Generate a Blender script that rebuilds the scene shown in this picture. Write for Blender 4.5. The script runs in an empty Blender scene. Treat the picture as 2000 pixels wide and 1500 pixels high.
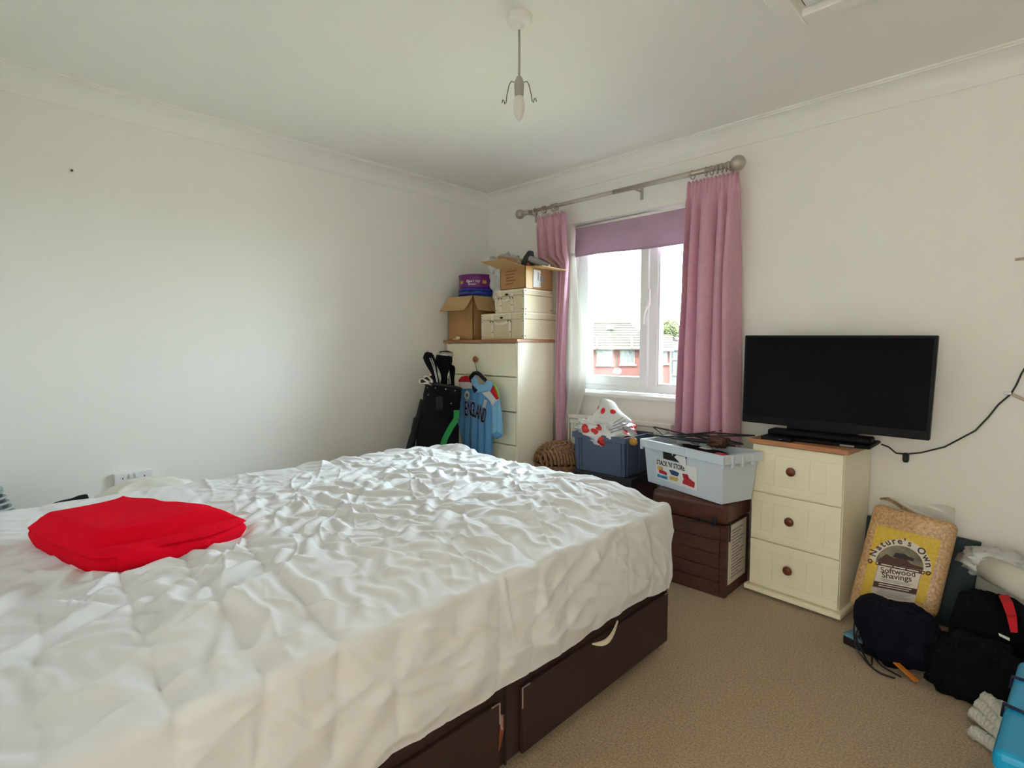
import bpy, bmesh, math, random
import numpy as np
from mathutils import Vector, Matrix

# ------------------------------------------------------------------ camera
IMG_W, IMG_H = 2000.0, 1500.0
VPX, VPY = (-88.0, 680.0), (2030.0, 680.0)       # vanishing points of the two walls
F = math.sqrt(-((VPX[0]-1000)*(VPY[0]-1000) + (VPX[1]-750)*(VPY[1]-750)))
def _n(v): v = np.array(v, float); return v/np.linalg.norm(v)
_X = -_n((VPX[0]-1000, -(VPX[1]-750), F)); _Y = _n((VPY[0]-1000, -(VPY[1]-750), F))
_Z = np.cross(_X, _Y); _Z = _Z if _Z[1] > 0 else -_Z
BAS = np.array([_X, _Y, _Z])                      # rows: world axes in (right, up, forward)
CAM = np.array([3.21428, -3.0499, 1.2])
sc = bpy.context.scene
cd = bpy.data.cameras.new('camera'); co = bpy.data.objects.new('camera', cd)
sc.collection.objects.link(co); sc.camera = co
cd.sensor_width = 36.0; cd.lens = F/IMG_W*36.0; cd.clip_start = 0.02; cd.clip_end = 500
_r, _u, _f = BAS @ np.array([1, 0, 0]), BAS @ np.array([0, 1, 0]), BAS @ np.array([0, 0, 1])
co.matrix_world = Matrix(((_r[0], _u[0], -_f[0], CAM[0]), (_r[1], _u[1], -_f[1], CAM[1]),
                          (_r[2], _u[2], -_f[2], CAM[2]), (0, 0, 0, 1)))
# ------------------------------------------------------------------ light
w = bpy.data.worlds.new('world'); sc.world = w; w.use_nodes = True
bg = w.node_tree.nodes['Background']; bg.inputs[0].default_value = (0.72, 0.88, 1.0, 1); bg.inputs[1].default_value = 8.0
sun = bpy.data.lights.new('sun', 'SUN'); sun.energy = 5.0; sun.angle = 0.02; sun.color = (1, 0.93, 0.78)
so = bpy.data.objects.new('sun', sun); sc.collection.objects.link(so)
so.rotation_euler = (math.radians(48), 0, math.radians(25))
pl = bpy.data.lights.new('window_portal', 'AREA'); pl.shape = 'RECTANGLE'; pl.size = 1.03; pl.size_y = 1.14
pl.cycles.is_portal = True
po = bpy.data.objects.new('window_portal', pl); sc.collection.objects.link(po)
po.location = (1.335, 0.24, 1.48); po.rotation_euler = (math.radians(-90), 0, 0)
dl = bpy.data.lights.new('fill_light', 'AREA'); dl.shape = 'RECTANGLE'; dl.size = 1.2; dl.size_y = 1.7  # added fill lamp behind the camera, brightens the room's near-facing surfaces
dl.energy = 5.2; dl.color = (1.0, 0.93, 0.84)
do = bpy.data.objects.new('fill_light', dl); sc.collection.objects.link(do)
do.location = (2.98, -4.5, 1.15); do.rotation_euler = (math.radians(90), 0, 0)
vs = sc.view_settings; vs.view_transform = 'Standard'; vs.look = 'None'; vs.gamma = 1.0
vs.use_curve_mapping = False; vs.exposure = 2.46
try:
    sc.cycles.diffuse_bounces = 8; sc.cycles.max_bounces = 10; sc.cycles.transparent_max_bounces = 16
except Exception: pass

# ------------------------------------------------------------------ helpers
rnd = random.Random(7)
R = math.radians
def ray(px, py):
    return BAS @ _n((px-1000, -(py-750), F))
def aX(px, py, x): r = ray(px, py); return Vector(CAM + r*(x-CAM[0])/r[0])
def aY(px, py, y): r = ray(px, py); return Vector(CAM + r*(y-CAM[1])/r[1])
def aZ(px, py, z): r = ray(px, py); return Vector(CAM + r*(z-CAM[2])/r[2])
def lin(c):
    c = c/255.0; return c/12.92 if c <= 0.04045 else ((c+0.055)/1.055)**2.4
def col(r, g, b): return (lin(r), lin(g), lin(b), 1)

def mat(name, c, rough=0.6, metal=0.0, spec=0.5, bump=0.0, bscale=60, var=0.0, vscale=8, sheen=0.0, detail=3, coat=0.0, trans=0.0, stretch=None):
    m = bpy.data.materials.new(name); m.use_nodes = True
    nt = m.node_tree; b = nt.nodes['Principled BSDF']
    b.inputs['Base Color'].default_value = c; b.inputs['Roughness'].default_value = rough
    b.inputs['Metallic'].default_value = metal; b.inputs['Specular IOR Level'].default_value = spec
    b.inputs['Sheen Weight'].default_value = sheen; b.inputs['Coat Weight'].default_value = coat
    b.inputs['Transmission Weight'].default_value = trans
    tc = nt.nodes.new('ShaderNodeTexCoord')
    vec = tc.outputs['Object']
    if stretch:
        mp = nt.nodes.new('ShaderNodeMapping'); mp.inputs['Scale'].default_value = stretch
        nt.links.new(vec, mp.inputs['Vector']); vec = mp.outputs['Vector']
    if var > 0:
        n = nt.nodes.new('ShaderNodeTexNoise'); n.inputs['Scale'].default_value = vscale; n.inputs['Detail'].default_value = detail
        nt.links.new(vec, n.inputs['Vector'])
        rp = nt.nodes.new('ShaderNodeValToRGB')
        rp.color_ramp.elements[0].position = 0.3; rp.color_ramp.elements[1].position = 0.7
        rp.color_ramp.elements[0].color = tuple(max(0, x*(1-var)) for x in c[:3])+(1,)
        rp.color_ramp.elements[1].color = tuple(min(1, x*(1+var)) for x in c[:3])+(1,)
        nt.links.new(n.outputs['Fac'], rp.inputs['Fac']); nt.links.new(rp.outputs['Color'], b.inputs['Base Color'])
    if bump > 0:
        n2 = nt.nodes.new('ShaderNodeTexNoise'); n2.inputs['Scale'].default_value = bscale; n2.inputs['Detail'].default_value = detail
        nt.links.new(vec, n2.inputs['Vector'])
        bp = nt.nodes.new('ShaderNodeBump'); bp.inputs['Strength'].default_value = bump; bp.inputs['Distance'].default_value = 0.01
        nt.links.new(n2.outputs['Fac'], bp.inputs['Height']); nt.links.new(bp.outputs['Normal'], b.inputs['Normal'])
    return m

M = {}
M['wall'] = mat('wall_paint', (0.88, 0.86, 0.815, 1), 0.75, spec=0.2, bump=0.06, bscale=180)
M['ceiling'] = mat('ceiling_paint', (0.88, 0.865, 0.82, 1), 0.8, spec=0.2, bump=0.06, bscale=180)
M['carpet'] = mat('carpet', (0.54, 0.39, 0.24, 1), 0.95, spec=0.1, bump=1.0, bscale=260, var=0.38, vscale=150, sheen=0.3, detail=6)
M['upvc'] = mat('white_plastic', (0.82, 0.83, 0.83, 1), 0.3)
M['white'] = mat('white_gloss', (0.84, 0.83, 0.80, 1), 0.35)
M['plug_white'] = mat('socket_white', (0.78, 0.78, 0.78, 1), 0.35)
M['black'] = mat('black_plastic', (0.012, 0.012, 0.014, 1), 0.4)
M['blackcloth'] = mat('black_cloth', (0.0045, 0.0045, 0.0055, 1), 0.9, bump=0.4, bscale=150, spec=0.15)
M['navycloth'] = mat('navy_cloth', (0.0055, 0.0055, 0.014, 1), 0.9, bump=0.4, bscale=150, spec=0.15)
M['tvblack'] = mat('tv_bezel_black', (0.006, 0.006, 0.007, 1), 0.5, spec=0.15)
M['screen'] = mat('tv_screen', (0.001, 0.001, 0.002, 1), 0.08, spec=0.10)
M['nickel'] = mat('brushed_nickel', col(190, 182, 170), 0.35, metal=0.6)
M['slat'] = mat('pale_green_plastic', (0.35, 0.40, 0.40, 1), 0.4)
M['chrome'] = mat('chrome', (0.8, 0.8, 0.8, 1), 0.15, metal=1.0)
M['pink'] = mat('pink_curtain', col(218, 168, 188), 0.75, bump=0.15, bscale=300, var=0.05, vscale=40, sheen=0.3)
M['lining'] = mat('curtain_lining', (0.78, 0.76, 0.72, 1), 0.8, bump=0.1, bscale=200)
M['blind'] = mat('mauve_blind', col(190, 162, 182), 0.85, bump=0.1, bscale=300, var=0.06, vscale=6)
M['cream'] = mat('cream_paint', col(246, 239, 214), 0.4, var=0.02, vscale=5)
M['oak'] = mat('oak_veneer', col(176, 122, 82), 0.45, var=0.25, vscale=6, stretch=(1.0, 9.0, 9.0), bump=0.1, bscale=30)
M['knob'] = mat('varnished_wood', col(110, 50, 28), 0.3, var=0.15, vscale=60, coat=0.3)
M['knob_pale'] = mat('pale_wood_knob', col(170, 105, 62), 0.35, var=0.15, vscale=60)
M['seam'] = mat('dark_gap', (0.02, 0.016, 0.012, 1), 0.9)
M['card'] = mat('cardboard', col(176, 134, 86), 0.85, var=0.08, vscale=12, bump=0.1, bscale=120)
M['card_in'] = mat('cardboard_pale', col(196, 160, 112), 0.85, var=0.06, vscale=12, bump=0.1, bscale=120)
M['tape'] = mat('parcel_tape', col(205, 165, 95), 0.45, spec=0.4)
M['paper'] = mat('white_paper', (0.80, 0.80, 0.80, 1), 0.6)
M['print_grey'] = mat('grey_print', (0.25, 0.25, 0.27, 1), 0.6)
M['print_black'] = mat('black_print', (0.01, 0.01, 0.012, 1), 0.6)
M['print_brown'] = mat('brown_print', col(74, 34, 22), 0.6)
M['print_card'] = mat('brown_card_print', col(120, 84, 48), 0.8)
M['trunk'] = mat('linen_trunk', col(222, 208, 178), 0.8, var=0.06, vscale=120, bump=0.25, bscale=400)
M['trunk_edge'] = mat('trunk_leather', col(232, 222, 198), 0.55, bump=0.1, bscale=200)
M['rivet'] = mat('dark_rivet', (0.03, 0.025, 0.02, 1), 0.35, metal=0.7)
M['purple'] = mat('purple_plastic', col(105, 20, 105), 0.35)
M['tubblue'] = mat('blue_plastic_rim', col(45, 35, 150), 0.35)
M['gold'] = mat('gold_print', col(200, 150, 60), 0.4)
M['polybag'] = mat('pale_carrier_bag', (0.62, 0.62, 0.61, 1), 0.35, spec=0.5, var=0.15, vscale=9)
M['ivory'] = mat('ivory_ribbon', col(226, 204, 150), 0.6)
M['red_item'] = mat('red_plastic', col(190, 30, 50), 0.4)
M['greytube'] = mat('grey_card', col(150, 150, 155), 0.5)
M['fin'] = mat('dark_grey_plush', col(50, 56, 54), 0.8, bump=0.3)
M['golf'] = mat('golf_bag_nylon', (0.0055, 0.0055, 0.008, 1), 0.85, spec=0.2, bump=0.4, bscale=220)
M['golfgrey'] = mat('charcoal_nylon', (0.022, 0.026, 0.028, 1), 0.85, bump=0.4, bscale=220)
M['green'] = mat('green_webbing', col(20, 140, 65), 0.7, bump=0.3, bscale=300)
M['steel'] = mat('club_steel', col(190, 185, 175), 0.28, metal=0.9)
M['shirt'] = mat('sky_blue_jersey', col(132, 190, 228), 0.75, bump=0.1, bscale=400, sheen=0.2)
M['shirt_dark'] = mat('mid_blue_jersey', col(100, 162, 212), 0.75, bump=0.1, bscale=400)
M['shirt_red'] = mat('red_jersey', col(200, 10, 35), 0.75)
M['shirt_white'] = mat('white_jersey', (0.68, 0.68, 0.69, 1), 0.75)
M['shirt_green'] = mat('lime_jersey', col(140, 200, 70), 0.75)
M['navy'] = mat('navy_print', col(20, 22, 60), 0.7)
M['wicker'] = mat('wicker', col(135, 96, 62), 0.6, var=0.4, vscale=90, bump=0.3, bscale=200)
M['crate'] = mat('slate_blue_plastic', col(78, 92, 116), 0.45, var=0.03)
M['greybox'] = mat('light_grey_plastic', col(205, 215, 228), 0.4, var=0.02)
M['brownbox'] = mat('brown_leatherette', col(78, 40, 28), 0.5, var=0.35, vscale=25, bump=0.5, bscale=90, stretch=(1, 1, 5))
M['brownlid'] = mat('brown_lid', col(84, 48, 36), 0.35, var=0.3, vscale=18, bump=0.4, bscale=40)
M['radiator'] = mat('radiator_enamel', (0.80, 0.76, 0.68, 1), 0.35)
M['divan'] = mat('dark_brown_leatherette', col(48, 25, 24), 0.6, var=0.12, vscale=60, bump=0.25, bscale=300)
M['divan_edge'] = mat('pale_piping', col(150, 125, 118), 0.5)
M['sheet'] = mat('white_cotton', (0.71, 0.705, 0.715, 1), 0.85, spec=0.2, bump=0.05, bscale=500, sheen=0.15)
M['pillow'] = mat('cream_cotton', (0.74, 0.72, 0.66, 1), 0.85, spec=0.2, bump=0.05, bscale=300)
M['redcloth'] = mat('red_fleece', (0.78, 0.004, 0.022, 1), 0.95, spec=0.05, bump=0.35, bscale=350)
M['shav'] = mat('wood_shavings', col(205, 165, 118), 0.55, var=0.35, vscale=110, bump=0.8, bscale=130, detail=5, coat=0.2)
M['yellow'] = mat('yellow_print', col(214, 176, 34), 0.45, var=0.12, vscale=90, bump=0.3, bscale=90)
M['labelpaper'] = mat('label_cream', col(214, 204, 190), 0.5)
M['labelpic'] = mat('label_picture', col(110, 100, 75), 0.5, var=0.7, vscale=28, detail=5)
M['teal'] = mat('dark_teal_board', (0.004, 0.028, 0.036, 1), 0.6)
M['tealblue'] = mat('turquoise_plastic', col(0, 150, 200), 0.35)
M['bluedeep'] = mat('bright_blue_plastic', col(0, 95, 215), 0.3)
M['rope'] = mat('white_rope', (0.60, 0.58, 0.52, 1), 0.8, bump=0.5, bscale=200)
M['roll'] = mat('white_paper_roll', (0.62, 0.60, 0.53, 1), 0.85, bump=0.2, bscale=150)
M['orange'] = mat('orange_wood', col(205, 120, 40), 0.5)
M['magblue'] = mat('blue_magazine', col(90, 150, 175), 0.4, var=0.9, vscale=22)
M['bulb'] = mat('frosted_bulb', (0.72, 0.70, 0.66, 1), 0.35)
M['flex'] = mat('grey_flex', (0.40, 0.38, 0.34, 1), 0.5)
M['wire'] = mat('dark_wire', (0.06, 0.055, 0.05, 1), 0.4, metal=0.5)
M['beige'] = mat('beige_peg', col(190, 172, 158), 0.6)
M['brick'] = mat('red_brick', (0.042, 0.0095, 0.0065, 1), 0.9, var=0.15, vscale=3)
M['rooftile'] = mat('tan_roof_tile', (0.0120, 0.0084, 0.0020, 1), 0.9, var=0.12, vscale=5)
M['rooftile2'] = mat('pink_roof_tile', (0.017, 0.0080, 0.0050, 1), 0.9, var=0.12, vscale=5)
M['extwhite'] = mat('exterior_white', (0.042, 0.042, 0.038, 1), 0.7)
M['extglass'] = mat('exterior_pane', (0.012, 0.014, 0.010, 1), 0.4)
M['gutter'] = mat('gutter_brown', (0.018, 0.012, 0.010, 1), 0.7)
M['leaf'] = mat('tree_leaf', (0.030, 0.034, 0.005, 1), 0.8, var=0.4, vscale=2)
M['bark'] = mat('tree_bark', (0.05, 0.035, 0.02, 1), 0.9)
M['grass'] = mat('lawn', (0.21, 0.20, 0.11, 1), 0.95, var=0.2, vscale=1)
def glass_mat(name, tint, refl):
    m = bpy.data.materials.new(name); m.use_nodes = True; nt = m.node_tree
    nt.nodes.remove(nt.nodes['Principled BSDF']); out = nt.nodes['Material Output']
    t = nt.nodes.new('ShaderNodeBsdfTransparent'); t.inputs[0].default_value = tint
    g = nt.nodes.new('ShaderNodeBsdfGlossy'); g.inputs['Roughness'].default_value = 0.02 if refl < 0.2 else 0.2
    fr = nt.nodes.new('ShaderNodeFresnel'); fr.inputs[0].default_value = 1.45
    mx = nt.nodes.new('ShaderNodeMixShader')
    if refl < 0.2: nt.links.new(fr.outputs[0], mx.inputs[0])
    else: mx.inputs[0].default_value = refl
    nt.links.new(t.outputs[0], mx.inputs[1]); nt.links.new(g.outputs[0], mx.inputs[2])
    nt.links.new(mx.outputs[0], out.inputs['Surface']); return m
M['glass'] = glass_mat('window_glass', (0.97, 0.98, 0.97, 1), 0.0)
M['film'] = glass_mat('clear_film', (0.90, 0.90, 0.88, 1), 0.0)
M['clearplastic'] = glass_mat('clear_plastic', (0.9, 0.9, 0.9, 1), 0.0)

def translucent(m, amt):
    nt = m.node_tree; out = nt.nodes['Material Output']; b = nt.nodes['Principled BSDF']
    tr = nt.nodes.new('ShaderNodeBsdfTranslucent'); mx = nt.nodes.new('ShaderNodeMixShader'); mx.inputs[0].default_value = amt
    src = b.inputs['Base Color']
    if src.is_linked: nt.links.new(src.links[0].from_socket, tr.inputs[0])
    else: tr.inputs[0].default_value = src.default_value
    nt.links.new(b.outputs[0], mx.inputs[1]); nt.links.new(tr.outputs[0], mx.inputs[2]); nt.links.new(mx.outputs[0], out.inputs['Surface'])
translucent(M['pink'], 0.10); translucent(M['lining'], 0.35); translucent(M['blind'], 0.12)

class MB:
    def __init__(s): s.v = []; s.f = []
    def add(s, vs, fs):
        o = len(s.v); s.v += [tuple(p) for p in vs]; s.f += [tuple(i+o for i in q) for q in fs]; return s
    def box(s, a, b):
        x0, y0, z0 = a; x1, y1, z1 = b
        return s.add([(x0,y0,z0),(x1,y0,z0),(x1,y1,z0),(x0,y1,z0),(x0,y0,z1),(x1,y0,z1),(x1,y1,z1),(x0,y1,z1)],
              [(0,3,2,1),(4,5,6,7),(0,1,5,4),(1,2,6,5),(2,3,7,6),(3,0,4,7)])
    def hexa(s, q, d):
        """quad of four corners (counter-clockwise seen from the front), pushed back along d"""
        q = [Vector(p) for p in q]; d = d if isinstance(d, (list, tuple)) and isinstance(d[0], Vector) else [Vector(d)]*4
        return s.add(q + [p+e for p, e in zip(q, d)], [(0,1,2,3),(7,6,5,4),(1,0,4,5),(2,1,5,6),(3,2,6,7),(0,3,7,4)])
    def tube(s, pts, r, n=8, cap=True, closed=False):
        pts = [Vector(p) for p in pts]; m = len(pts); rr = r if isinstance(r, (list, tuple)) else [r]*m
        up = None; rings = []
        for i, p in enumerate(pts):
            if closed: t = pts[(i+1) % m]-pts[i-1]
            else: t = pts[min(i+1, m-1)]-pts[max(i-1, 0)]
            t = t.normalized() if t.length > 1e-9 else Vector((0, 0, 1))
            if up is None: up = t.orthogonal().normalized()
            else:
                up = up - t*up.dot(t); up = up.normalized() if up.length > 1e-6 else t.orthogonal().normalized()
            b = t.cross(up)
            rings.append([p + (up*math.cos(2*math.pi*k/n)+b*math.sin(2*math.pi*k/n))*rr[i] for k in range(n)])
        vs = [v for g in rings for v in g]; fs = []
        for i in range(m if closed else m-1):
            j = (i+1) % m
            for k in range(n): fs.append((i*n+k, i*n+(k+1) % n, j*n+(k+1) % n, j*n+k))
        if cap and not closed: fs += [tuple(range(n))[::-1], tuple(range((m-1)*n, m*n))]
        return s.add(vs, fs)
    def lathe(s, prof, n=24, o=(0, 0, 0), axis='Z'):
        o = Vector(o); vs = []; fs = []
        for (r, z) in prof:
            for k in range(n):
                a = 2*math.pi*k/n; c, d = r*math.cos(a), r*math.sin(a)
                vs.append(o + (Vector((c, d, z)) if axis == 'Z' else Vector((z, c, d)) if axis == 'X' else Vector((c, z, d))))
        for i in range(len(prof)-1):
            for k in range(n): fs.append((i*n+k, i*n+(k+1) % n, (i+1)*n+(k+1) % n, (i+1)*n+k))
        fs += [tuple(range(n))[::-1], tuple(range((len(prof)-1)*n, len(prof)*n))]
        return s.add(vs, fs)
    def prism(s, poly, d):
        poly = [Vector(p) for p in poly]; d = Vector(d); n = len(poly)
        return s.add(poly+[p+d for p in poly], [tuple(range(n)), tuple(range(2*n-1, n-1, -1))]+[((i+1) % n, i, n+i, n+(i+1) % n) for i in range(n)])
    def grid(s, nu, nv, fn, close_u=False):
        vs = [fn(i/(nu if close_u else nu-1), j/(nv-1)) for j in range(nv) for i in range(nu)]
        fs = []
        for j in range(nv-1):
            for i in range(nu if close_u else nu-1):
                k = (i+1) % nu; fs.append((j*nu+i, j*nu+k, (j+1)*nu+k, (j+1)*nu+i))
        return s.add(vs, fs)
    def build(s, name, m, parent=None, smooth=False, bevel=0.0, seg=2, solid=0.0, fix=True, origin=None):
        me = bpy.data.meshes.new(name)
        o3 = Vector(origin) if origin is not None else Vector((0, 0, 0))
        me.from_pydata([tuple(Vector(v)-o3) for v in s.v], [], s.f); me.update()
        if fix:
            bm = bmesh.new(); bm.from_mesh(me); bmesh.ops.recalc_face_normals(bm, faces=bm.faces); bm.to_mesh(me); bm.free()
        me.materials.append(M[m] if isinstance(m, str) else m)
        if smooth: me.polygons.foreach_set('use_smooth', [True]*len(me.polygons))
        o = bpy.data.objects.new(name, me); sc.collection.objects.link(o); o.location = o3
        if parent is not None:
            o.parent = parent; o.matrix_parent_inverse = Matrix.Translation(-Vector(parent.location))
        if bevel > 0:
            b = o.modifiers.new('bevel', 'BEVEL'); b.width = bevel; b.segments = seg; b.limit_method = 'ANGLE'; b.angle_limit = R(40)
        if solid: b = o.modifiers.new('solid', 'SOLIDIFY'); b.thickness = solid; b.offset = 0
        return o

def tag(o, label, cat, group=None):
    o['label'] = label; o['category'] = cat
    if group: o['group'] = group
    return o
def thing(name, label, cat, loc=(0, 0, 0), group=None):
    o = bpy.data.objects.new(name, None); sc.collection.objects.link(o); o.location = loc; o.empty_display_size = 0.05
    return tag(o, label, cat, group)
def struct(o): o['kind'] = 'structure'; return o
def box(a, b): return MB().box(a, b)

def text_mesh(body, size, origin, ex, ey, m, name, parent, bold=0.0, depth=0.0006, align='LEFT', squeeze=1.0):
    cu = bpy.data.curves.new(name, 'FONT'); cu.body = body; cu.size = size; cu.offset = bold; cu.extrude = depth
    cu.align_x = align; cu.resolution_u = 3
    t = bpy.data.objects.new(name, cu); sc.collection.objects.link(t)
    bpy.context.view_layer.update()
    me = bpy.data.meshes.new_from_object(t.evaluated_get(bpy.context.evaluated_depsgraph_get()))
    bpy.data.objects.remove(t); bpy.data.curves.remove(cu)
    ex = Vector(ex).normalized(); ey = Vector(ey).normalized(); ez = ex.cross(ey)
    mw = Matrix((( ex.x*squeeze, ey.x, ez.x, origin[0]), (ex.y*squeeze, ey.y, ez.y, origin[1]), (ex.z*squeeze, ey.z, ez.z, origin[2]), (0, 0, 0, 1)))
    me.transform(mw); me.materials.clear(); me.materials.append(M[m])
    o = bpy.data.objects.new(name, me); sc.collection.objects.link(o)
    if parent is not None: o.parent = parent; o.matrix_parent_inverse = Matrix.Translation(-Vector(parent.location))
    return o

# numpy gradient noise ------------------------------------------------------
_prm = np.random.RandomState(3).permutation(512)
_ang = np.random.RandomState(5).rand(512)*2*np.pi
def pnoise(x, y, seed=0):
    x = np.asarray(x, float); y = np.asarray(y, float)
    xi = np.floor(x).astype(int); yi = np.floor(y).astype(int); xf = x-xi; yf = y-yi
    def g(ix, iy, dx, dy):
        h = _prm[(_prm[(ix+seed*17) % 512]+iy) % 512]; a = _ang[h]; return np.cos(a)*dx+np.sin(a)*dy
    u = xf*xf*xf*(xf*(xf*6-15)+10); v = yf*yf*yf*(yf*(yf*6-15)+10)
    n00 = g(xi, yi, xf, yf); n10 = g(xi+1, yi, xf-1, yf); n01 = g(xi, yi+1, xf, yf-1); n11 = g(xi+1, yi+1, xf-1, yf-1)
    return ((n00*(1-u)+n10*u)*(1-v)+(n01*(1-u)+n11*u)*v)*1.4
def ridge(x, y, seed): return 1-np.abs(pnoise(x, y, seed))*2.0
def sstep(a, b, x): t = np.clip((x-a)/(b-a), 0, 1); return t*t*(3-2*t)
def np_obj(name, verts, faces, m, parent=None):
    me = bpy.data.meshes.new(name); me.from_pydata(verts.tolist(), [], faces.tolist()); me.update()
    me.materials.append(M[m]); me.polygons.foreach_set('use_smooth', [True]*len(me.polygons))
    o = bpy.data.objects.new(name, me); sc.collection.objects.link(o)
    if parent is not None: o.parent = parent; o.matrix_parent_inverse = Matrix.Translation(-Vector(parent.location))
    return o
def blob(name, c, rad, m, parent=None, amp=0.15, freq=3.0, seed=1, e=2.6, nu=48, nv=32, zmin=None, flat=None, origin=True, fold=0.0):
    """soft lump: superellipsoid pushed about by noise"""
    u = np.linspace(0, 2*np.pi, nu, endpoint=False); v = np.linspace(-np.pi/2, np.pi/2, nv)
    U, V = np.meshgrid(u, v)
    sg = lambda t, p: np.sign(t)*np.abs(t)**p
    p = 2.0/e
    X = sg(np.cos(V), p)*sg(np.cos(U), p); Y = sg(np.cos(V), p)*sg(np.sin(U), p); Z = sg(np.sin(V), p)
    n = pnoise(X*freq+seed, Y*freq+Z*freq*1.3, seed)+0.5*pnoise(X*freq*2.1+Z*2, Y*freq*2.1-Z*freq, seed+3)
    s = 1+amp*n
    if fold: s = s+fold*ridge(X*freq*1.7+Z*1.5, Y*freq*1.7+Z*freq, seed+5)-fold*0.6
    P = np.stack([X*s*rad[0], Y*s*rad[1], Z*s*rad[2]], -1).reshape(-1, 3)
    if zmin is not None: P[:, 2] = np.maximum(P[:, 2], zmin-c[2])
    i = np.arange(nu); fs = []
    for j in range(nv-1):
        fs.append(np.stack([j*nu+i, j*nu+(i+1) % nu, (j+1)*nu+(i+1) % nu, (j+1)*nu+i], -1))
    o = np_obj(name, P, np.concatenate(fs), m, parent)
    o.location = Vector(c)
    return o
# ================================================================== the room
XL, XR, YB, YF, H = -0.02, 3.75, 0.0, -3.25, 2.4
WX0, WX1, WZ0, WZ1 = 0.82, 1.85, 0.90, 2.065           # window opening
struct(box((XL-0.1, -5.0, -0.1), (5.0, YB+0.3, 0.0)).build('floor', 'carpet'))
struct(box((XL-0.15, -5.0, H), (5.0, YB+0.3, H+0.1)).build('ceiling', 'ceiling'))
struct(box((XL-0.15, YF-0.15, 0), (XL, YB+0.3, H)).build('wall_left', 'wall'))
mb = MB(); mb.box((XL, YB, 0), (WX0, 0.28, H)).box((WX1, YB, 0), (XR+0.1, 0.28, H))
mb.box((WX0, YB, 0), (WX1, 0.28, WZ0-0.02)).box((WX0, YB, WZ1), (WX1, 0.28, H))
struct(mb.build('wall_back', 'wall'))
struct(box((XR, YF-0.1, 0), (XR+0.1, YB, H)).build('wall_right', 'wall'))
DX0, DX1 = 2.82, 3.66                                             # unseen doorway added behind the camera to admit the fill light
mb = MB(); mb.box((XL, YF-0.1, 0), (DX0, YF, H)).box((DX1, YF-0.1, 0), (XR, YF, H)).box((DX0, YF-0.1, 2.02), (DX1, YF, H))
struct(mb.build('wall_front', 'wall'))
mb = MB(); mb.box((2.2, -4.8, 0), (2.3, YF-0.1, H)).box((4.2, -4.8, 0), (4.3, YF-0.1, H)).box((2.2, -4.9, 0), (4.3, -4.8, H))
struct(mb.build('wall_fill_box', 'wall'))  # unseen box added around the fill lamp, keeps sky light out
# coved cornice along both visible walls
prof = [(0, 0), (0, -0.100), (0.006, -0.100), (0.010, -0.090), (0.014, -0.078)]
for k in range(9):
    a = math.radians(90*k/8); prof.append((0.088-0.074*math.cos(a), -0.076+0.062*math.sin(a)))
prof += [(0.092, -0.014), (0.094, -0.008), (0.104, -0.008), (0.104, 0)]
struct(MB().prism([(XL+a, YF, H+b) for a, b in prof], (0, YB-YF, 0)).build('trim_1', 'ceiling'))
struct(MB().prism([(XL, YB-a, H+b) for a, b in prof], (XR-XL, 0, 0)).build('trim_2', 'ceiling'))
struct(box((XL, YF, 0), (XL+0.018, YB, 0.12)).build('baseboard_left', 'white', bevel=0.004))
struct(box((XL+0.018, YB-0.018, 0), (XR, YB, 0.12)).build('baseboard_back', 'white', bevel=0.004))
# loft hatch
t = thing('loft_hatch', 'white framed loft hatch set in the ceiling', 'hatch', (2.85, -1.20, H))
hx0, hx1, hy0, hy1, fw, th = 2.487, 3.16, -1.50, -0.835, 0.068, 0.028
mb = MB(); mb.box((hx0, hy0, H-th), (hx0+fw, hy1, H)).box((hx1-fw, hy0, H-th), (hx1, hy1, H))
mb.box((hx0+fw, hy0, H-th), (hx1-fw, hy0+fw, H)).box((hx0+fw, hy1-fw, H-th), (hx1-fw, hy1, H))
mb.build('frame', 'ceiling', t, bevel=0.004)
box((hx0+fw+0.022, hy0+fw+0.022, H-0.012), (hx1-fw-0.022, hy1-fw-0.022, H-0.001)).build('panel', 'white', t, bevel=0.002)
box((hx0+fw+0.017, hy0+fw+0.017, H-0.006), (hx1-fw-0.017, hy1-fw-0.017, H-0.0005)).build('gap_strip', 'seam', t)

# ------------------------------------------------------------------ window
FY0, FY1 = 0.10, 0.165
wdw = struct(bpy.data.objects.new('window_1', None)); sc.collection.objects.link(wdw); wdw.location = (1.335, 0.13, WZ0)
def ring(mb, x0, x1, z0, z1, wd, y0, y1, wb=None):
    wb = wb or wd
    mb.box((x0, y0, z0), (x0+wd, y1, z1)).box((x1-wd, y0, z0), (x1, y1, z1))
    mb.box((x0+wd, y0, z0), (x1-wd, y1, z0+wb)).box((x0+wd, y0, z1-wd), (x1-wd, y1, z1)); return mb
MXa, MXb = 1.385, 1.452
mb = ring(MB(), WX0, WX1, WZ0+0.005, WZ1, 0.045, FY0, FY1, 0.055); mb.box((MXa, FY0, WZ0+0.05), (MXb, FY1, WZ1-0.04))
mb.build('window_frame', 'upvc', wdw, bevel=0.006)
ring(MB(), WX0+0.032, MXa+0.008, WZ0+0.045, WZ1-0.03, 0.062, FY0-0.018, FY1-0.02, 0.066).build('casement', 'upvc', wdw, bevel=0.007)
box((WX0+0.09, 0.125, WZ0+0.10), (MXa-0.045, 0.131, WZ1-0.085)).build('pane', 'glass', wdw)
box((MXb-0.003, 0.135, WZ0+0.055), (WX1-0.04, 0.141, WZ1-0.04)).build('pane', 'glass', wdw)
ring(MB(), MXb-0.002, WX1-0.043, WZ0+0.056, WZ1-0.043, 0.014, FY0+0.004, FY1-0.01, 0.014).build('glazing_bead', 'upvc', wdw, bevel=0.004)
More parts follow.
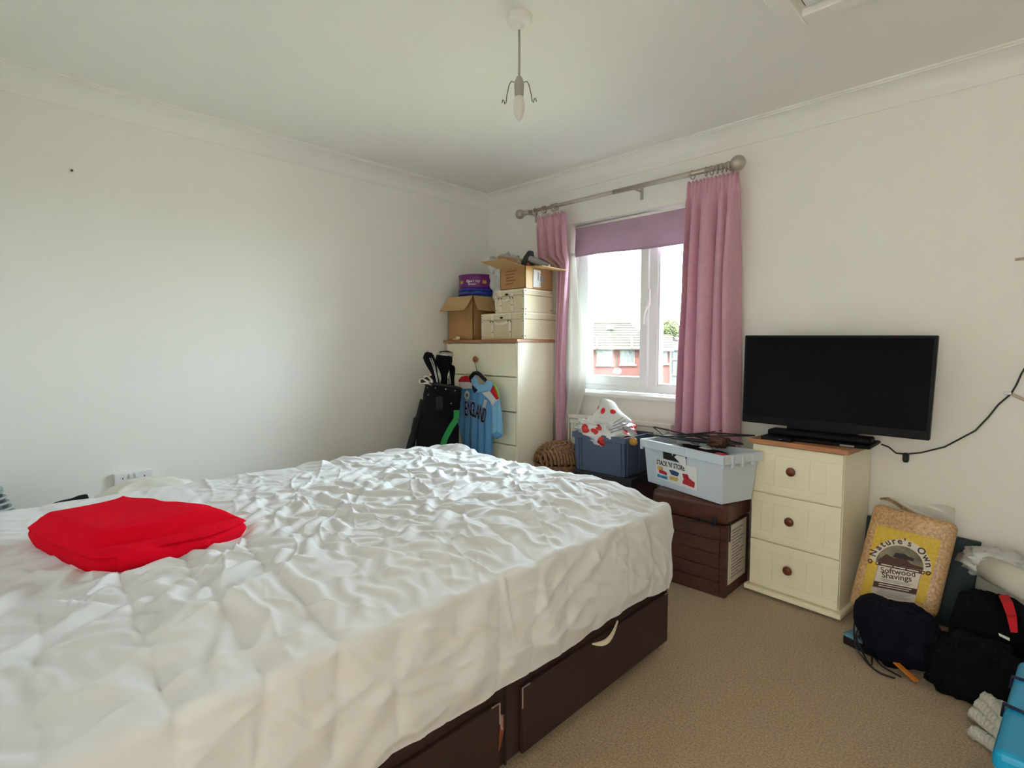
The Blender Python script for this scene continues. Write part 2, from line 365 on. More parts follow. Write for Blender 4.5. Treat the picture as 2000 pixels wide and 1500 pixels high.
hp = [aY(1266, 586, 0.075), aY(1266, 597, 0.062), aY(1261, 604, 0.045), aY(1258, 612, 0.040), aY(1257, 622, 0.040), aY(1257, 633, 0.045)]
mb = MB().tube(hp, [0.012, 0.011, 0.010, 0.009, 0.008, 0.006], 8)
c = aY(1267, 580, 0.078); mb.box((c.x-0.012, 0.066, c.z-0.055), (c.x+0.012, 0.084, c.z+0.05))
mb.build('handle', 'white', wdw, smooth=False, bevel=0.003)
struct(box((WX0-0.02, -0.045, WZ0-0.028), (WX1+0.02, 0.17, WZ0)).build('trim_3', 'white', bevel=0.008, seg=3))
# roller blind
t = thing('roller_blind', 'mauve roller blind drawn part way down at the top of the window', 'blind', (1.335, 0.04, 2.03))
def blf(u, v):
    x = WX0+0.012+u*(WX1-WX0-0.024); zb = 1.842+0.005*math.sin(u*5)-0.008*u
    z = 2.045+(zb-2.045)*v
    return (x, 0.045-0.012*math.sin(u*4.5+v*2)*v-0.015*v*math.sin(u*9), z)
MB().grid(60, 14, blf).build('blind_cloth', 'blind', t, smooth=True, solid=0.002)
MB().tube([blf(u/30, 1.0) for u in range(31)], 0.006, 6).build('hem_bar', 'blind', t, smooth=True)
MB().tube([(WX0+0.006, 0.06, 2.043), (WX1-0.006, 0.06, 2.043)], 0.017, 10).build('roller', 'white', t, smooth=True)

# ------------------------------------------------------------------ curtain pole
RY, RZ = -0.10, 2.184
t = thing('curtain_pole', 'brushed nickel curtain pole with ball ends above the window', 'curtain pole', (1.2, RY, RZ))
MB().tube([(0.44, RY, RZ), (1.26, RY, RZ)], 0.0125, 14).build('pole', 'nickel', t, smooth=True)
MB().tube([(1.24, RY, RZ), (1.99, RY, RZ)], 0.0150, 14).build('pole', 'nickel', t, smooth=True)
for x, s, rr in ((0.425, -1, 0.034), (2.02, 1, 0.039)):
    pr = [(0.001, -rr)]+[(rr*math.cos(R(a)), rr*math.sin(R(a))) for a in range(-80, 81, 10)]+[(0.001, rr)]
    MB().lathe(pr, 20, (x, RY, RZ), 'X').build('finial', 'nickel', t, smooth=True)
    MB().lathe([(0.017, -0.01), (0.02, 0), (0.013, 0.02), (0.018, 0.03), (0.017, 0.05)] if s < 0 else [(0.017, -0.05), (0.018, -0.03), (0.013, -0.02), (0.02, 0), (0.017, 0.01)], 16, (x-s*(rr+0.012), RY, RZ), 'X').build('finial_collar', 'nickel', t, smooth=True)
for x in (0.50, 1.385, 1.955):
    mb = MB().tube([(x, RY+0.01, RZ-0.008), (x, -0.004, RZ-0.008)], 0.006, 8); mb.box((x-0.009, -0.008, RZ-0.055), (x+0.009, 0.0, RZ+0.015))
    mb.build('bracket', 'nickel', t)

def curtain(name, label, zt, zb, edges, folds, seed, ring_x, hook_drop=0.045, amp0=0.012, amp1=0.034, lining=None):
    """edges: list of (z, x_left, x_right) from the top down"""
    rs = random.Random(seed)
    zs = [e[0] for e in edges][::-1]; l = [e[1] for e in edges][::-1]; r = [e[2] for e in edges][::-1]
    ph = [rs.uniform(-0.25, 0.25) for _ in range(8)]
    t = thing(name, label, 'curtain', ((edges[0][1]+edges[0][2])/2, RY, zt))
    def fn(u, v):
        z = zt+(zb-zt)*v
        xl = float(np.interp(z, zs, l)); xr = float(np.interp(z, zs, r))
        d = zt-z
        uu = u+0.03*math.sin(2*math.pi*u*1.5+ph[0]*8+v*1.2)+0.012*math.sin(v*5+u*7)
        w = 2*math.pi*folds*uu
        head = math.exp(-(d/0.075)**2)
        a = amp0+(amp1-amp0)*min(1, d/0.5)
        y = a*(math.sin(w)+0.12*math.sin(2*w+ph[1]*10)+0.3*math.sin(w*0.5+ph[2]*10))*(1-0.65*head)
        y += 0.007*math.sin(2*math.pi*folds*3.1*u+ph[3]*9)*head
        x = xl+(xr-xl)*u+0.35*a*math.cos(w)*min(1, d/0.3)*(0.5-abs(u-0.5))*2
        zz = z+(0.008*math.sin(2*math.pi*folds*3.1*u) if v == 0 else 0)
        pinch = math.exp(-((d-0.072)/0.012)**2)
        return (x, RY-0.002+y*(1-0.4*pinch), zz)
    MB().grid(150, 70, fn).build('curtain_cloth', 'pink', t, smooth=True, solid=0.003)
    if lining:
        lz = [e[0] for e in lining][::-1]; la = [e[1] for e in lining][::-1]; lb = [e[2] for e in lining][::-1]
        z0, z1 = lining[0][0], lining[-1][0]
        def fl(u, v):
            z = z0+(z1-z0)*v; xa = float(np.interp(z, lz, la)); xb = float(np.interp(z, lz, lb))
            return (xa+(xb-xa)*u, RY+0.045+0.012*math.sin(u*7+v*3)+0.008*math.sin(u*13+v*8), z)
        MB().grid(30, 50, fl).build('lining', 'lining', t, smooth=True, solid=0.002)
    for x in ring_x:
        tl = rs.uniform(-0.35, 0.35)
        pts = [(x+0.024*math.sin(tl)*math.sin(a), RY+0.024*math.cos(tl)*math.sin(a), RZ-0.008+0.024*math.cos(a)) for a in [2*math.pi*k/18 for k in range(18)]]
        MB().tube(pts, 0.0028, 6, closed=True).build('curtain_ring', 'nickel', t, smooth=True)
    return t
curtain('curtain', 'wide pink curtain with soft pleats hanging beside the television', 2.135, 0.42,
        [(2.135, 1.742, 2.028), (2.00, 1.735, 2.030), (1.5, 1.725, 2.035), (1.2, 1.712, 2.045), (0.9, 1.705, 2.055), (0.42, 1.70, 2.065)], 4.2, 4,
        [1.765, 1.845, 1.876, 1.908, 1.936, 1.958, 1.978], amp1=0.050)
curtain('curtain', 'narrow pink curtain bunched beside the tall cream chest', 2.135, 0.45,
        [(2.135, 0.590, 0.858), (1.95, 0.600, 0.868), (1.84, 0.61, 0.882), (1.76, 0.79, 0.888), (1.6, 0.79, 0.880), (1.4, 0.785, 0.866), (1.13, 0.780, 0.848), (0.85, 0.785, 0.846), (0.45, 0.795, 0.865)], 4, 9,
        [0.575, 0.655, 0.672, 0.735, 0.755, 0.775], amp1=0.03, amp0=0.014,
        lining=[(1.85, 0.84, 0.893), (1.6, 0.82, 0.915), (1.3, 0.80, 0.965), (1.07, 0.80, 1.005), (0.93, 0.80, 1.005), (0.75, 0.81, 0.945), (0.55, 0.82, 0.875)])

# ------------------------------------------------------------------ radiator
t = thing('radiator', 'low cream panel radiator on the wall below the window', 'radiator', (1.21, -0.06, 0.18))
rx0, rx1, rz0, rz1 = 0.885, 1.655, 0.19, 0.745
mb = MB(); nfl = 24
poly = []
for k in range(nfl):
    x = rx0+0.02+(rx1-rx0-0.04)*k/nfl; wv = (rx1-rx0-0.04)/nfl
    poly += [(x, -0.088), (x+wv*0.35, -0.088), (x+wv*0.5, -0.078), (x+wv*0.85, -0.078)]
poly += [(rx1-0.02, -0.088), (rx1-0.02, -0.05), (rx0+0.02, -0.05)]
MB().prism([(x, y, rz0+0.04) for x, y in poly], (0, 0, rz1-rz0-0.10)).build('fluted_panel', 'radiator', t)
for za, zb in ((rz1-0.065, rz1-0.03), (rz0, rz0+0.04)): box((rx0, -0.086, za), (rx1, -0.046, zb)).build('header', 'radiator', t, bevel=0.006)
box((rx0-0.004, -0.094, rz1-0.028), (rx1+0.004, -0.025, rz1)).build('top_grille', 'radiator', t, bevel=0.006)
for x in (rx0-0.004, rx1-0.004): box((x, -0.092, rz0), (x+0.008, -0.028, rz1-0.02)).build('side_panel', 'radiator', t, bevel=0.003)
for x in (rx0+0.1, rx1-0.1): box((x-0.02, -0.05, rz0+0.1), (x+0.02, 0.0, rz1-0.1)).build('wall_bracket', 'radiator', t)
mb = MB().tube([(rx1-0.012, -0.09, 0.69), (rx1-0.012, -0.115, 0.69)], [0.012, 0.010], 8); mb.tube([(rx1-0.012, -0.104, 0.675), (rx1-0.012, -0.104, 0.72)], 0.005, 6)
mb.build('bleed_valve', 'nickel', t)

# ------------------------------------------------------------------ ceiling pendant
pc = aZ(1014, 32, H); PX, PYY = pc.x, pc.y
t = thing('ceiling_pendant', 'bare white ceiling pendant with a candle bulb and no shade', 'ceiling light', (PX, PYY, H))
def pz(py):
    d = ray(1013, py); k = (PX-CAM[0])/d[0]; return float(CAM[2]+d[2]*k)
z1, z2, z3, z4 = pz(150), pz(167), pz(188), pz(237)
MB().lathe([(0.048, H), (0.047, H-0.018), (0.040, H-0.030), (0.020, H-0.033), (0.008, H-0.046), (0.005, H-0.048)], 32, (PX, PYY, 0)).build('ceiling_rose', 'white', t, smooth=False, bevel=0.001)
MB().tube([(PX, PYY, H-0.04), (PX+0.001, PYY, (H+z1)/2), (PX, PYY, z1-0.005)], 0.0042, 8).build('flex', 'flex', t, smooth=True)
MB().lathe([(0.004, z1+0.004), (0.009, z1), (0.0175, z1-0.018), (0.0185, z1-0.03), (0.0185, z2), (0.016, z3)], 20, (PX, PYY, 0)).build('lampholder', 'flex', t, smooth=True)
hb = z3-z4
MB().lathe([(0.012, z3+0.008), (0.0135, z3), (0.017, z3-0.10*hb), (0.0205, z3-0.28*hb), (0.0215, z3-0.42*hb), (0.0195, z3-0.62*hb), (0.0135, z3-0.82*hb), (0.0055, z3-0.96*hb), (0.001, z4)], 20, (PX, PYY, 0)).build('bulb', 'bulb', t, smooth=True)
er = Vector((_r[0], _r[1], 0)).normalized()
for s, dy in ((1, 0), (-1, -0.006)):
    c0 = Vector((PX, PYY, 0))
    pts = [c0+er*s*a+Vector((0, 0, z)) for a, z in ((0.018, z2+0.012), (0.028, z2+0.016), (0.036, z2+0.004), (0.044, z2-0.03), (0.048, z2-0.055+dy), (0.052, z2-0.06+dy), (0.056, z2-0.045+dy), (0.060, z2-0.044+dy), (0.063, z2-0.056+dy))]
    MB().tube(pts, 0.0016, 6).build('shade_wire', 'wire', t, smooth=True)
# wall marks and sockets
t = thing('wall_socket', 'white double wall socket on the left wall above the bed', 'socket', (XL, -2.46, 0.54))
y0, y1, zt_, zb_ = aX(222, 925, 0).y, aX(298, 922, 0).y, 0.585, 0.50
box((XL, y0, zb_), (XL+0.022, y1, zt_)).build('face_plate', 'plug_white', t, bevel=0.004)
for k in (-1, 1):
    yc = (y0+y1)/2+k*0.012
    box((XL+0.022, yc-0.007, zt_-0.030), (XL+0.027, yc+0.007, zt_-0.010)).build('switch', 'plug_white', t, bevel=0.001)
    yc = (y0+y1)/2+k*0.045
    for dy, dz, a, b in ((0, -0.028, 0.002, 0.004), (-0.011, -0.048, 0.0035, 0.0016), (0.011, -0.048, 0.0035, 0.0016)):
        box((XL+0.0215, yc+dy-a, zt_+dz-b), (XL+0.0226, yc+dy+a, zt_+dz+b)).build('pin_hole', 'seam', t)
p = aX(140, 333, XL); tag(MB().tube([(XL, p.y, p.z), (XL+0.012, p.y, p.z-0.002)], 0.005, 8).build('wall_hook', 'wire'), 'tiny dark nail in the left wall near the ceiling', 'nail')
p = aY(1988, 507, 0); tag(MB().tube([(p.x-0.008, -0.004, p.z), (p.x+0.05, -0.012, p.z+0.003)], 0.006, 8).build('wall_peg', 'beige', bevel=0.001), 'small beige strip stuck high on the wall at the right edge', 'wall strip')
# ================================================================== tall cream chest and what stands on it
CX0, CX1, CY0, CY1, CZ = 0.0, 0.748, -0.46, -0.095, 1.24
t = thing('chest_of_drawers', 'tall cream chest of drawers with oak top in the corner', 'chest of drawers', (0.374, -0.24, 0))
mb = MB(); mb.box((CX0, CY0+0.02, 0.0), (CX0+0.016, CY1, CZ)).box((CX1-0.016, CY0+0.02, 0.0), (CX1, CY1, CZ)).box((CX0+0.016, CY1-0.012, 0), (CX1-0.016, CY1, CZ))
mb.box((CX0+0.016, CY0+0.022, 0), (CX1-0.016, CY1-0.012, 0.05))
mb.box((CX0+0.016, CY0+0.03, 0.05), (CX1-0.016, CY0+0.05, CZ))
mb.build('carcass', 'cream', t)
for x in (CX0, CX1-0.016): box((x, CY0, 0.0), (x+0.016, CY0+0.02, CZ)).build('front_stile', 'cream', t, bevel=0.002)
box((CX0-0.008, CY0-0.022, CZ), (CX1+0.014, CY1+0.005, CZ+0.020)).build('top', 'oak', t, bevel=0.003)
seams = [CZ-0.004, 1.007, 0.771, 0.545, 0.300, 0.055]
for i in range(5):
    d = box((CX0+0.019, CY0-0.002, seams[i+1]+0.004), (CX1-0.019, CY0+0.018, seams[i]-0.004)).build('drawer', 'cream', t, bevel=0.003)
    kz = (seams[i]+seams[i+1])/2
    MB().lathe([(0.010, 0), (0.010, -0.012), (0.021, -0.016), (0.023, -0.022), (0.019, -0.029), (0.006, -0.032)], 20, (0.352, CY0-0.002, kz), 'Y').build('knob', 'knob_pale', d, smooth=True)

TZ = CZ+0.0205
# --- lower left open cardboard box
def open_box(name, label, q, dv, flaps, mats=('card', 'card_in'), th=0.004):
    """q: front quad BL BR TR TL; dv depth; flaps: list of (edge, outward vector)"""
    q = [Vector(p) for p in q]; dv = Vector(dv); base = (q[0]+q[1]+dv)/2
    t = thing(name, label, 'box', base)
    b = [p+dv for p in q]
    c = sum(q[:2]+b[:2], Vector())/4
    cr = [q[0], q[1], b[1], b[0]]; tp = [q[3], q[2], b[2], b[3]]
    cen_t = sum(tp, Vector())/4
    for i in range(4):
        j = (i+1) % 4
        inn = ((c-(cr[i]+cr[j])/2)); inn.z = 0; inn = inn.normalized()*th
        MB().hexa([cr[i], cr[j], tp[j], tp[i]], inn).build('side_panel', mats[0], t)
    MB().hexa([cr[0]+Vector((0,0,.001)), cr[1]+Vector((0,0,.001)), cr[2]+Vector((0,0,.001)), cr[3]+Vector((0,0,.001))], (0, 0, th)).build('base_panel', mats[0], t)
    for i, v in flaps:
        j = (i+1) % 4; v = Vector(v); a, bb = tp[i], tp[j]; e = (bb-a)
        n = e.cross(v).normalized()*th
        m2 = MB()
        def ff(u, w, a=a, e=e, v=v): return a+e*(0.02+0.96*u)+v*w+n.normalized()*0.012*math.sin(w*2.2)*(0.4+0.6*u)
        m2.grid(8, 6, ff).build('flap', mats[1], t, solid=th)
    return t
y = -0.455
q = [aY(876, 661, y), aY(924, 662, y), aY(924, 575, y), aY(874, 580, y)]
q[0].x = max(q[0].x, 0.015); q[3].x = q[0].x; q[0].z = q[1].z = TZ; q[2].z = q[3].z = 1.575; q[2].x = q[1].x
bx1 = open_box('cardboard_box', 'brown cardboard box with drooping flaps at the left end of the chest', q, (0, 0.30, 0),
    [(0, (-0.02, -0.075, -0.10)), (1, (0.085, -0.03, -0.105))])
# --- two sweet tubs stacked in the open box
bc = (q[0]+q[1])/2+Vector((0.005, 0.16, 0))
t = thing('plastic_tub', 'green and white round sweet tub underneath the purple tub', 'tub', (bc.x, bc.y, TZ+0.006))
M['tubgreen'] = mat('teal_label', col(60, 130, 140), 0.4, var=0.8, vscale=30)
tz = 1.615
MB().lathe([(0.105, TZ+0.006), (0.128, tz-0.03), (0.135, tz-0.001), (0.10, tz-0.001)], 36, (bc.x, bc.y, 0)).build('tub_body', 'tubgreen', t, smooth=True)
MB().lathe([(0.1385, tz-0.028), (0.1385, tz-0.012), (0.134, tz-0.010)], 36, (bc.x, bc.y, 0)).build('tub_rim', 'tubblue', t, smooth=True)
t = thing('plastic_tub', 'purple round sweet tub with a blue rim on top of the cardboard box', 'tub', (bc.x, bc.y, tz))
MB().lathe([(0.1385, tz), (0.1395, tz+0.010), (0.1395, tz+0.022), (0.1355, tz+0.024), (0.10, tz+0.024)], 40, (bc.x, bc.y, 0)).build('lid_rim', 'tubblue', t, smooth=True)
MB().lathe([(0.132, tz+0.024), (0.134, tz+0.030), (0.134, tz+0.108), (0.138, tz+0.110), (0.138, tz+0.122), (0.130, tz+0.124), (0.03, tz+0.124)], 40, (bc.x, bc.y, 0)).build('tub_body', 'purple', t, smooth=False, bevel=0.002)
def on_tub(ang, z, r=0.1352): return Vector((bc.x+r*math.cos(ang), bc.y+r*math.sin(ang), z))
va = math.atan2(CAM[1]-bc.y, CAM[0]-bc.x)
def tub_text(body, size, a0, z, m, name, bold):
    wdt = size*0.55/0.1352
    o = None
    for k, chx in enumerate(body):
        a = a0+k*wdt; p = on_tub(a, z); text_mesh(chx, size, p, (-math.sin(a), math.cos(a), 0), (0, 0, 1), m, name, t, bold=bold, align='CENTER')
tub_text('Quality', 0.026, va-0.52, tz+0.064, 'paper', 'logo_lettering', 0.0006)
tub_text('Street', 0.018, va-0.45, tz+0.045, 'paper', 'logo_lettering', 0.0004)
for a in (va+0.42, va+0.95, va-0.95):
    e1 = Vector((-math.sin(a), math.cos(a), 0)); p = on_tub(a, tz+0.066)
    MB().prism([p+e1*x+Vector((0, 0, z)) for x, z in ((-0.014, -0.012), (0.014, -0.012), (0.017, 0.0), (0.012, 0.016), (0, 0.008), (-0.012, 0.016), (-0.017, 0.0))], Vector((math.cos(a), math.sin(a), 0))*0.001).build('sweet_print', 'gold', t)
# --- carrier bag behind
blob('carrier_bag', (0.385, -0.19, 1.675), (0.135, 0.11, 0.20), 'polybag', amp=0.22, freq=2.6, seed=4, e=2.2, fold=0.16, zmin=1.465)
o = bpy.data.objects['carrier_bag']; tag(o, 'crumpled pale grey carrier bag between the purple tub and the upper box', 'bag')
blob('bag_knot', (0.335, -0.28, 1.80), (0.035, 0.035, 0.06), 'polybag', parent=o, amp=0.3, freq=3, seed=8, fold=0.2)
bpy.data.objects['bag_knot'].matrix_parent_inverse = Matrix.Translation(-o.location)

# --- two storage trunks
def trunk(name, label, x0, x1, y0, y1, z0, z1, lid, straps):
    t = thing(name, label, 'trunk', ((x0+x1)/2, (y0+y1)/2, z0))
    box((x0+0.002, y0+0.002, z0), (x1-0.002, y1-0.002, z1-lid)).build('body', 'trunk', t, bevel=0.004)
    box((x0, y0, z1-lid+0.001), (x1, y1, z1)).build('lid', 'trunk', t, bevel=0.004)
    e = 0.014
    for (xa, xb) in ((x0-0.0015, x0+e), (x1-e, x1+0.0015)):
        box((xa, y0-0.0015, z0+0.001), (xb, y0+e, z1-lid)).build('corner_guard', 'trunk_edge', t, bevel=0.002)
        box((xa, y0-0.002, z1-lid+0.002), (xb, y0+e, z1+0.0015)).build('corner_guard', 'trunk_edge', t, bevel=0.002)
    box((x0+e, y0-0.0015, z1-0.012), (x1-e, y0+e, z1+0.0015)).build('edge_trim', 'trunk_edge', t, bevel=0.002)
    box((x1-e, y0+e, z1-0.012), (x1+0.0015, y1-e, z1+0.0015)).build('edge_trim', 'trunk_edge', t, bevel=0.002)
    def riv(x, y, z, ax):
        if ax == 'Y': MB().lathe([(0.0036, 0), (0.0034, -0.002), (0.001, -0.003)], 8, (x, y, z), 'Y').build('rivet', 'rivet', t)
        else: MB().lathe([(0.0036, 0), (0.0034, 0.002), (0.001, 0.003)], 8, (x, y, z), 'X').build('rivet', 'rivet', t)
    for x in (x0+0.008, x1-0.009):
        for z in (z0+0.02, z1-lid-0.012, z1-lid+0.014, z1-0.014): riv(x, y0-0.0015, z, 'Y')
    for z in (z0+0.02, z1-0.014):
        for yy in (y0+0.012, y1-0.02): riv(x1+0.0015, yy, z, 'X')
    hx = sum(straps)/2
    for x in straps:
        s = MB()
        pts = [(x, y0-0.003, z1-0.004), (x, y0-0.005, z1-0.04), (x, y0-0.010, z1-0.055), (x, y0-0.006, z1-0.07), (x, y0-0.003, z0+0.012)]
        for a, b in zip(pts[:-1], pts[1:]):
            s.hexa([(a[0]-0.012, b[1], b[2]), (a[0]+0.012, b[1], b[2]), (a[0]+0.012, a[1], a[2]), (a[0]-0.012, a[1], a[2])], (0, 0.002, 0))
        so_ = s.build('strap', 'trunk_edge', t)
        MB().tube([(x-0.013, y0-0.010, z1-0.062), (x-0.013, y0-0.016, z1-0.05), (x+0.013, y0-0.016, z1-0.05), (x+0.013, y0-0.010, z1-0.062)], 0.0022, 6).build('buckle', 'rivet', so_)
        riv(x, y0-0.004, z0+0.05, 'Y')
    s = MB(); n = 14
    x0s, x1s = straps[0]+0.014, straps[1]-0.014
    pts = [Vector((x0s+(x1s-x0s)*k/n, y0-0.006-0.016*math.sin(math.pi*k/n), z1-0.058-0.016*math.sin(math.pi*k/n))) for k in range(n+1)]
    for a, b in zip(pts[:-1], pts[1:]):
        s.hexa([a+Vector((0, 0, -0.009)), b+Vector((0, 0, -0.009)), b+Vector((0, 0, 0.009)), a+Vector((0, 0, 0.009))], (0, 0.004, 0))
    s.build('handle', 'trunk_edge', t)
    MB().prism([Vector((hx+0.016*math.cos(a), y0-0.001, z1-0.030+0.007*math.sin(a))) for a in [2*math.pi*k/12 for k in range(12)]], (0, -0.0012, 0)).build('finger_hole', 'seam', t)
    return t
trunk('storage_case', 'larger cream linen storage trunk standing on the chest', 0.352, 0.765, -0.42, -0.06, TZ, TZ+0.178, 0.045, (0.47, 0.64))
trunk('storage_case', 'smaller cream linen storage trunk on top of the larger trunk', 0.490, 0.762, -0.415, -0.12, TZ+0.180, TZ+0.333, 0.04, (0.545, 0.655))
# --- upper open cardboard box
z0 = TZ+0.336; y = -0.405
q = [aY(976, 567, y), aY(1026, 562, y), aY(1026, 522, y), aY(977, 530, y)]
q[0].z = q[1].z = z0; q[2].z = q[3].z = z0+0.145; q[0].x = q[3].x; q[1].x = q[2].x
bx2 = open_box('cardboard_box', 'open cardboard box with a white label on top of the trunks', q, (0.005, 0.27, 0),
    [(0, (-0.10, -0.09, 0.055)), (1, (0.125, 0.02, -0.005)), (2, (0.02, 0.04, 0.105)), (3, (-0.04, 0.02, 0.105))])
xs = q[1].x
MB().hexa([(xs+0.0008, y+0.006, z0+0.002), (xs+0.0008, y+0.07, z0+0.002), (xs+0.0008, y+0.068, z0+0.142), (xs+0.0008, y+0.006, z0+0.142)], (0.0008, 0, 0)).build('parcel_tape', 'tape', bx2)
lb = MB().hexa([(xs+0.002, y+0.075, z0+0.012), (xs+0.002, y+0.25, z0+0.016), (xs+0.002, y+0.25, z0+0.128), (xs+0.002, y+0.08, z0+0.128)], (0.0008, 0, 0)).build('shipping_label', 'paper', bx2)
for (ya, yb, za, zb) in ((0.145, 0.215, 0.055, 0.090), (0.12, 0.128, 0.06, 0.115), (0.222, 0.230, 0.05, 0.11), (0.14, 0.21, 0.100, 0.104), (0.14, 0.19, 0.040, 0.044), (0.14, 0.20, 0.030, 0.034)):
    MB().hexa([(xs+0.0031, y+ya, z0+za), (xs+0.0031, y+yb, z0+za), (xs+0.0031, y+yb, z0+zb), (xs+0.0031, y+ya, z0+zb)], (0.0004, 0, 0)).build('label_print', 'print_grey', lb)
for k in range(5):
    xa = q[0].x+0.055; wv = (0.10, 0.085, 0.075, 0.09, 0.07)[k]; zz = z0+0.118-k*0.021
    MB().hexa([(xa, y-0.0006, zz), (xa+wv, y-0.0006, zz+0.003), (xa+wv, y-0.0006, zz+0.009), (xa, y-0.0006, zz+0.006)], (0, -0.0004, 0)).build('box_print', 'print_card', bx2)
# contents of that box
c = aY(1033, 497, -0.30)
P = [aY(a, b, -0.30) for a, b in ((1015, 515), (1022, 500), (1030, 489), (1034, 488), (1035, 500), (1034, 512), (1040, 524), (1022, 522))]
o = MB().prism(P, (0, 0.05, 0)).build('soft_toy', 'fin', bevel=0.012, seg=3, origin=P[0]); tag(o, 'dark grey fin shape poking out of the upper cardboard box', 'toy')
a, b = aY(1034, 505, -0.29), aY(1072, 522, -0.24)
o = MB().tube([a, b], 0.022, 14).build('card_tube', 'greytube', smooth=False, bevel=0.002, origin=a); tag(o, 'grey tube lying slanted in the upper cardboard box', 'tube')
c = aY(1031, 517, -0.35)
o = MB().lathe([(0.008, -0.07), (0.010, 0.0), (0.006, 0.010), (0.002, 0.012)], 10, c).build('red_bottle', 'red_item', smooth=True, origin=c); tag(o, 'small red cap showing at the edge of the upper cardboard box', 'cap')
# small ribbon on the chest edge
c = aY(896, 659, -0.465); c.z = TZ
o = blob('ribbon_bow', (c.x-0.004, -0.470, TZ+0.014), (0.022, 0.009, 0.014), 'ivory', amp=0.35, freq=3, seed=12, zmin=TZ, nu=24, nv=14)
tag(o, 'small crumpled ivory ribbon at the front edge of the chest', 'ribbon')
blob('bow_tail', (c.x-0.036, -0.470, TZ+0.006), (0.026, 0.007, 0.005), 'ivory', parent=o, amp=0.3, freq=3, seed=13, zmin=TZ, nu=20, nv=10)

# ------------------------------------------------------------------ golf bag and clubs
GX = 0.26
top = aX(866, 757, GX); bot = Vector((0.30, -0.90, 0.0))
ax = (top-bot); L = ax.length; axn = ax.normalized()
ug = Vector((0.62, -0.78, 0)).normalized(); ug = (ug-axn*ug.dot(axn)).normalized(); vg = axn.cross(ug)
er_ = Vector((_r[0], _r[1], 0)).normalized()
def gp(h, r, a): return bot+axn*h+(ug*math.cos(a)+vg*math.sin(a))*r
t = thing('golf_bag', 'black golf bag with green trim leaning in the corner beside the chest', 'golf bag', bot)
def gbody(u, v):
    h = 0.02+v*(L-0.02); r = 0.150-0.033*v+0.006*math.sin(v*23)+0.010*math.sin(u*6.28*3+v*4)*(1-v)
    return gp(h, r, u*2*math.pi)
MB().grid(36, 40, gbody, close_u=True).build('bag_body', 'golf', t, smooth=True, solid=0.004)
MB().tube([gp(0.02, 0.0, 0), gp(0.06, 0.0, 0)], 0.137, 30).build('base_cap', 'black', t)
MB().grid(36, 8, lambda u, v: gp(L-0.13+v*0.135, 0.121+0.006*math.sin(v*3.14), u*2*math.pi), close_u=True).build('collar', 'golf', t, smooth=True, solid=0.006)
MB().tube([gp(L+0.004, 0.121, a) for a in [2*math.pi*k/36 for k in range(36)]], 0.011, 8, closed=True).build('top_ring', 'black', t, smooth=True)
for a, h in ((-0.75, L-0.02), (-0.2, L-0.02), (0.35, L-0.02), (0.9, L-0.02), (-0.6, L-0.07), (0.75, L-0.11), (0.2, L-0.14)):
    MB().lathe([(0.005, 0), (0.005, 0.003), (0.002, 0.005)], 10, (0, 0, 0)).build('stud', 'steel', t)
    o = [x for x in t.children if x.name.startswith('stud')][-1]
    p = gp(h, 0.127, a); d = (p-gp(h, 0, a)).normalized()
    o.matrix_parent_inverse = Matrix.Translation(-t.location) @ Matrix.Translation(p) @ d.to_track_quat('Z', 'Y').to_matrix().to_4x4()
# pockets
def pocket(name, h0, h1, a0, a1, r0, r1, m):
    def f(u, v):
        a = a0+(a1-a0)*u; h = h0+(h1-h0)*v
        k = (math.sin(math.pi*u)**0.4)*(math.sin(math.pi*min(max(v, 0), 1))**0.35)
        return gp(h, r0+(r1-r0)*k, a)
    return MB().grid(18, 18, f).build(name, m, t, smooth=True)
pocket('side_pocket', 0.10, 0.74, 0.25, 1.7, 0.115, 0.185, 'golf')
pocket('front_pocket', 0.08, 0.50, -1.3, 0.1, 0.115, 0.17, 'golfgrey')
pts = [gp(h, r, a) for h, r, a in ((0.80, 0.150, 1.02), (0.74, 0.176, 0.92), (0.68, 0.182, 0.70), (0.60, 0.184, 0.52), (0.50, 0.186, 0.44), (0.30, 0.186, 0.42))]
s = MB()
for a, b in zip(pts[:-1], pts[1:]):
    sd = (b-a).cross(axn.cross(ug)*0+Vector((CAM[0], CAM[1], CAM[2]))-a).normalized()*0.019
    s.hexa([a-sd, a+sd, b+sd, b-sd], (a-gp(0.6, 0, 0)).normalized()*0+Vector((0.004, -0.004, 0)))
s.build('green_trim', 'green', t)
o = blob('tag_pouch', gp(0.83, 0.128, 0.12), (0.022, 0.018, 0.045), 'golfgrey', parent=t, amp=0.05, e=4, nu=20, nv=14)
pts = [gp(L-0.10, 0.13, -1.45), gp(L-0.25, 0.145, -1.5), gp(L-0.42, 0.17, -1.5), gp(L-0.58, 0.175, -1.5), gp(L-0.78, 0.17, -1.5), gp(0.12, 0.15, -1.5)]
MB().tube(pts, [0.018, 0.022, 0.028, 0.028, 0.022, 0.016], 10).build('shoulder_strap', 'golfgrey', t, smooth=True)
pts = [gp(L-0.20, 0.128, -1.25), gp(L-0.24, 0.165, -1.35), gp(L-0.31, 0.170, -1.38), gp(L-0.37, 0.135, -1.3)]
MB().tube(pts, 0.010, 8).build('grab_handle', 'golfgrey', t, smooth=True)
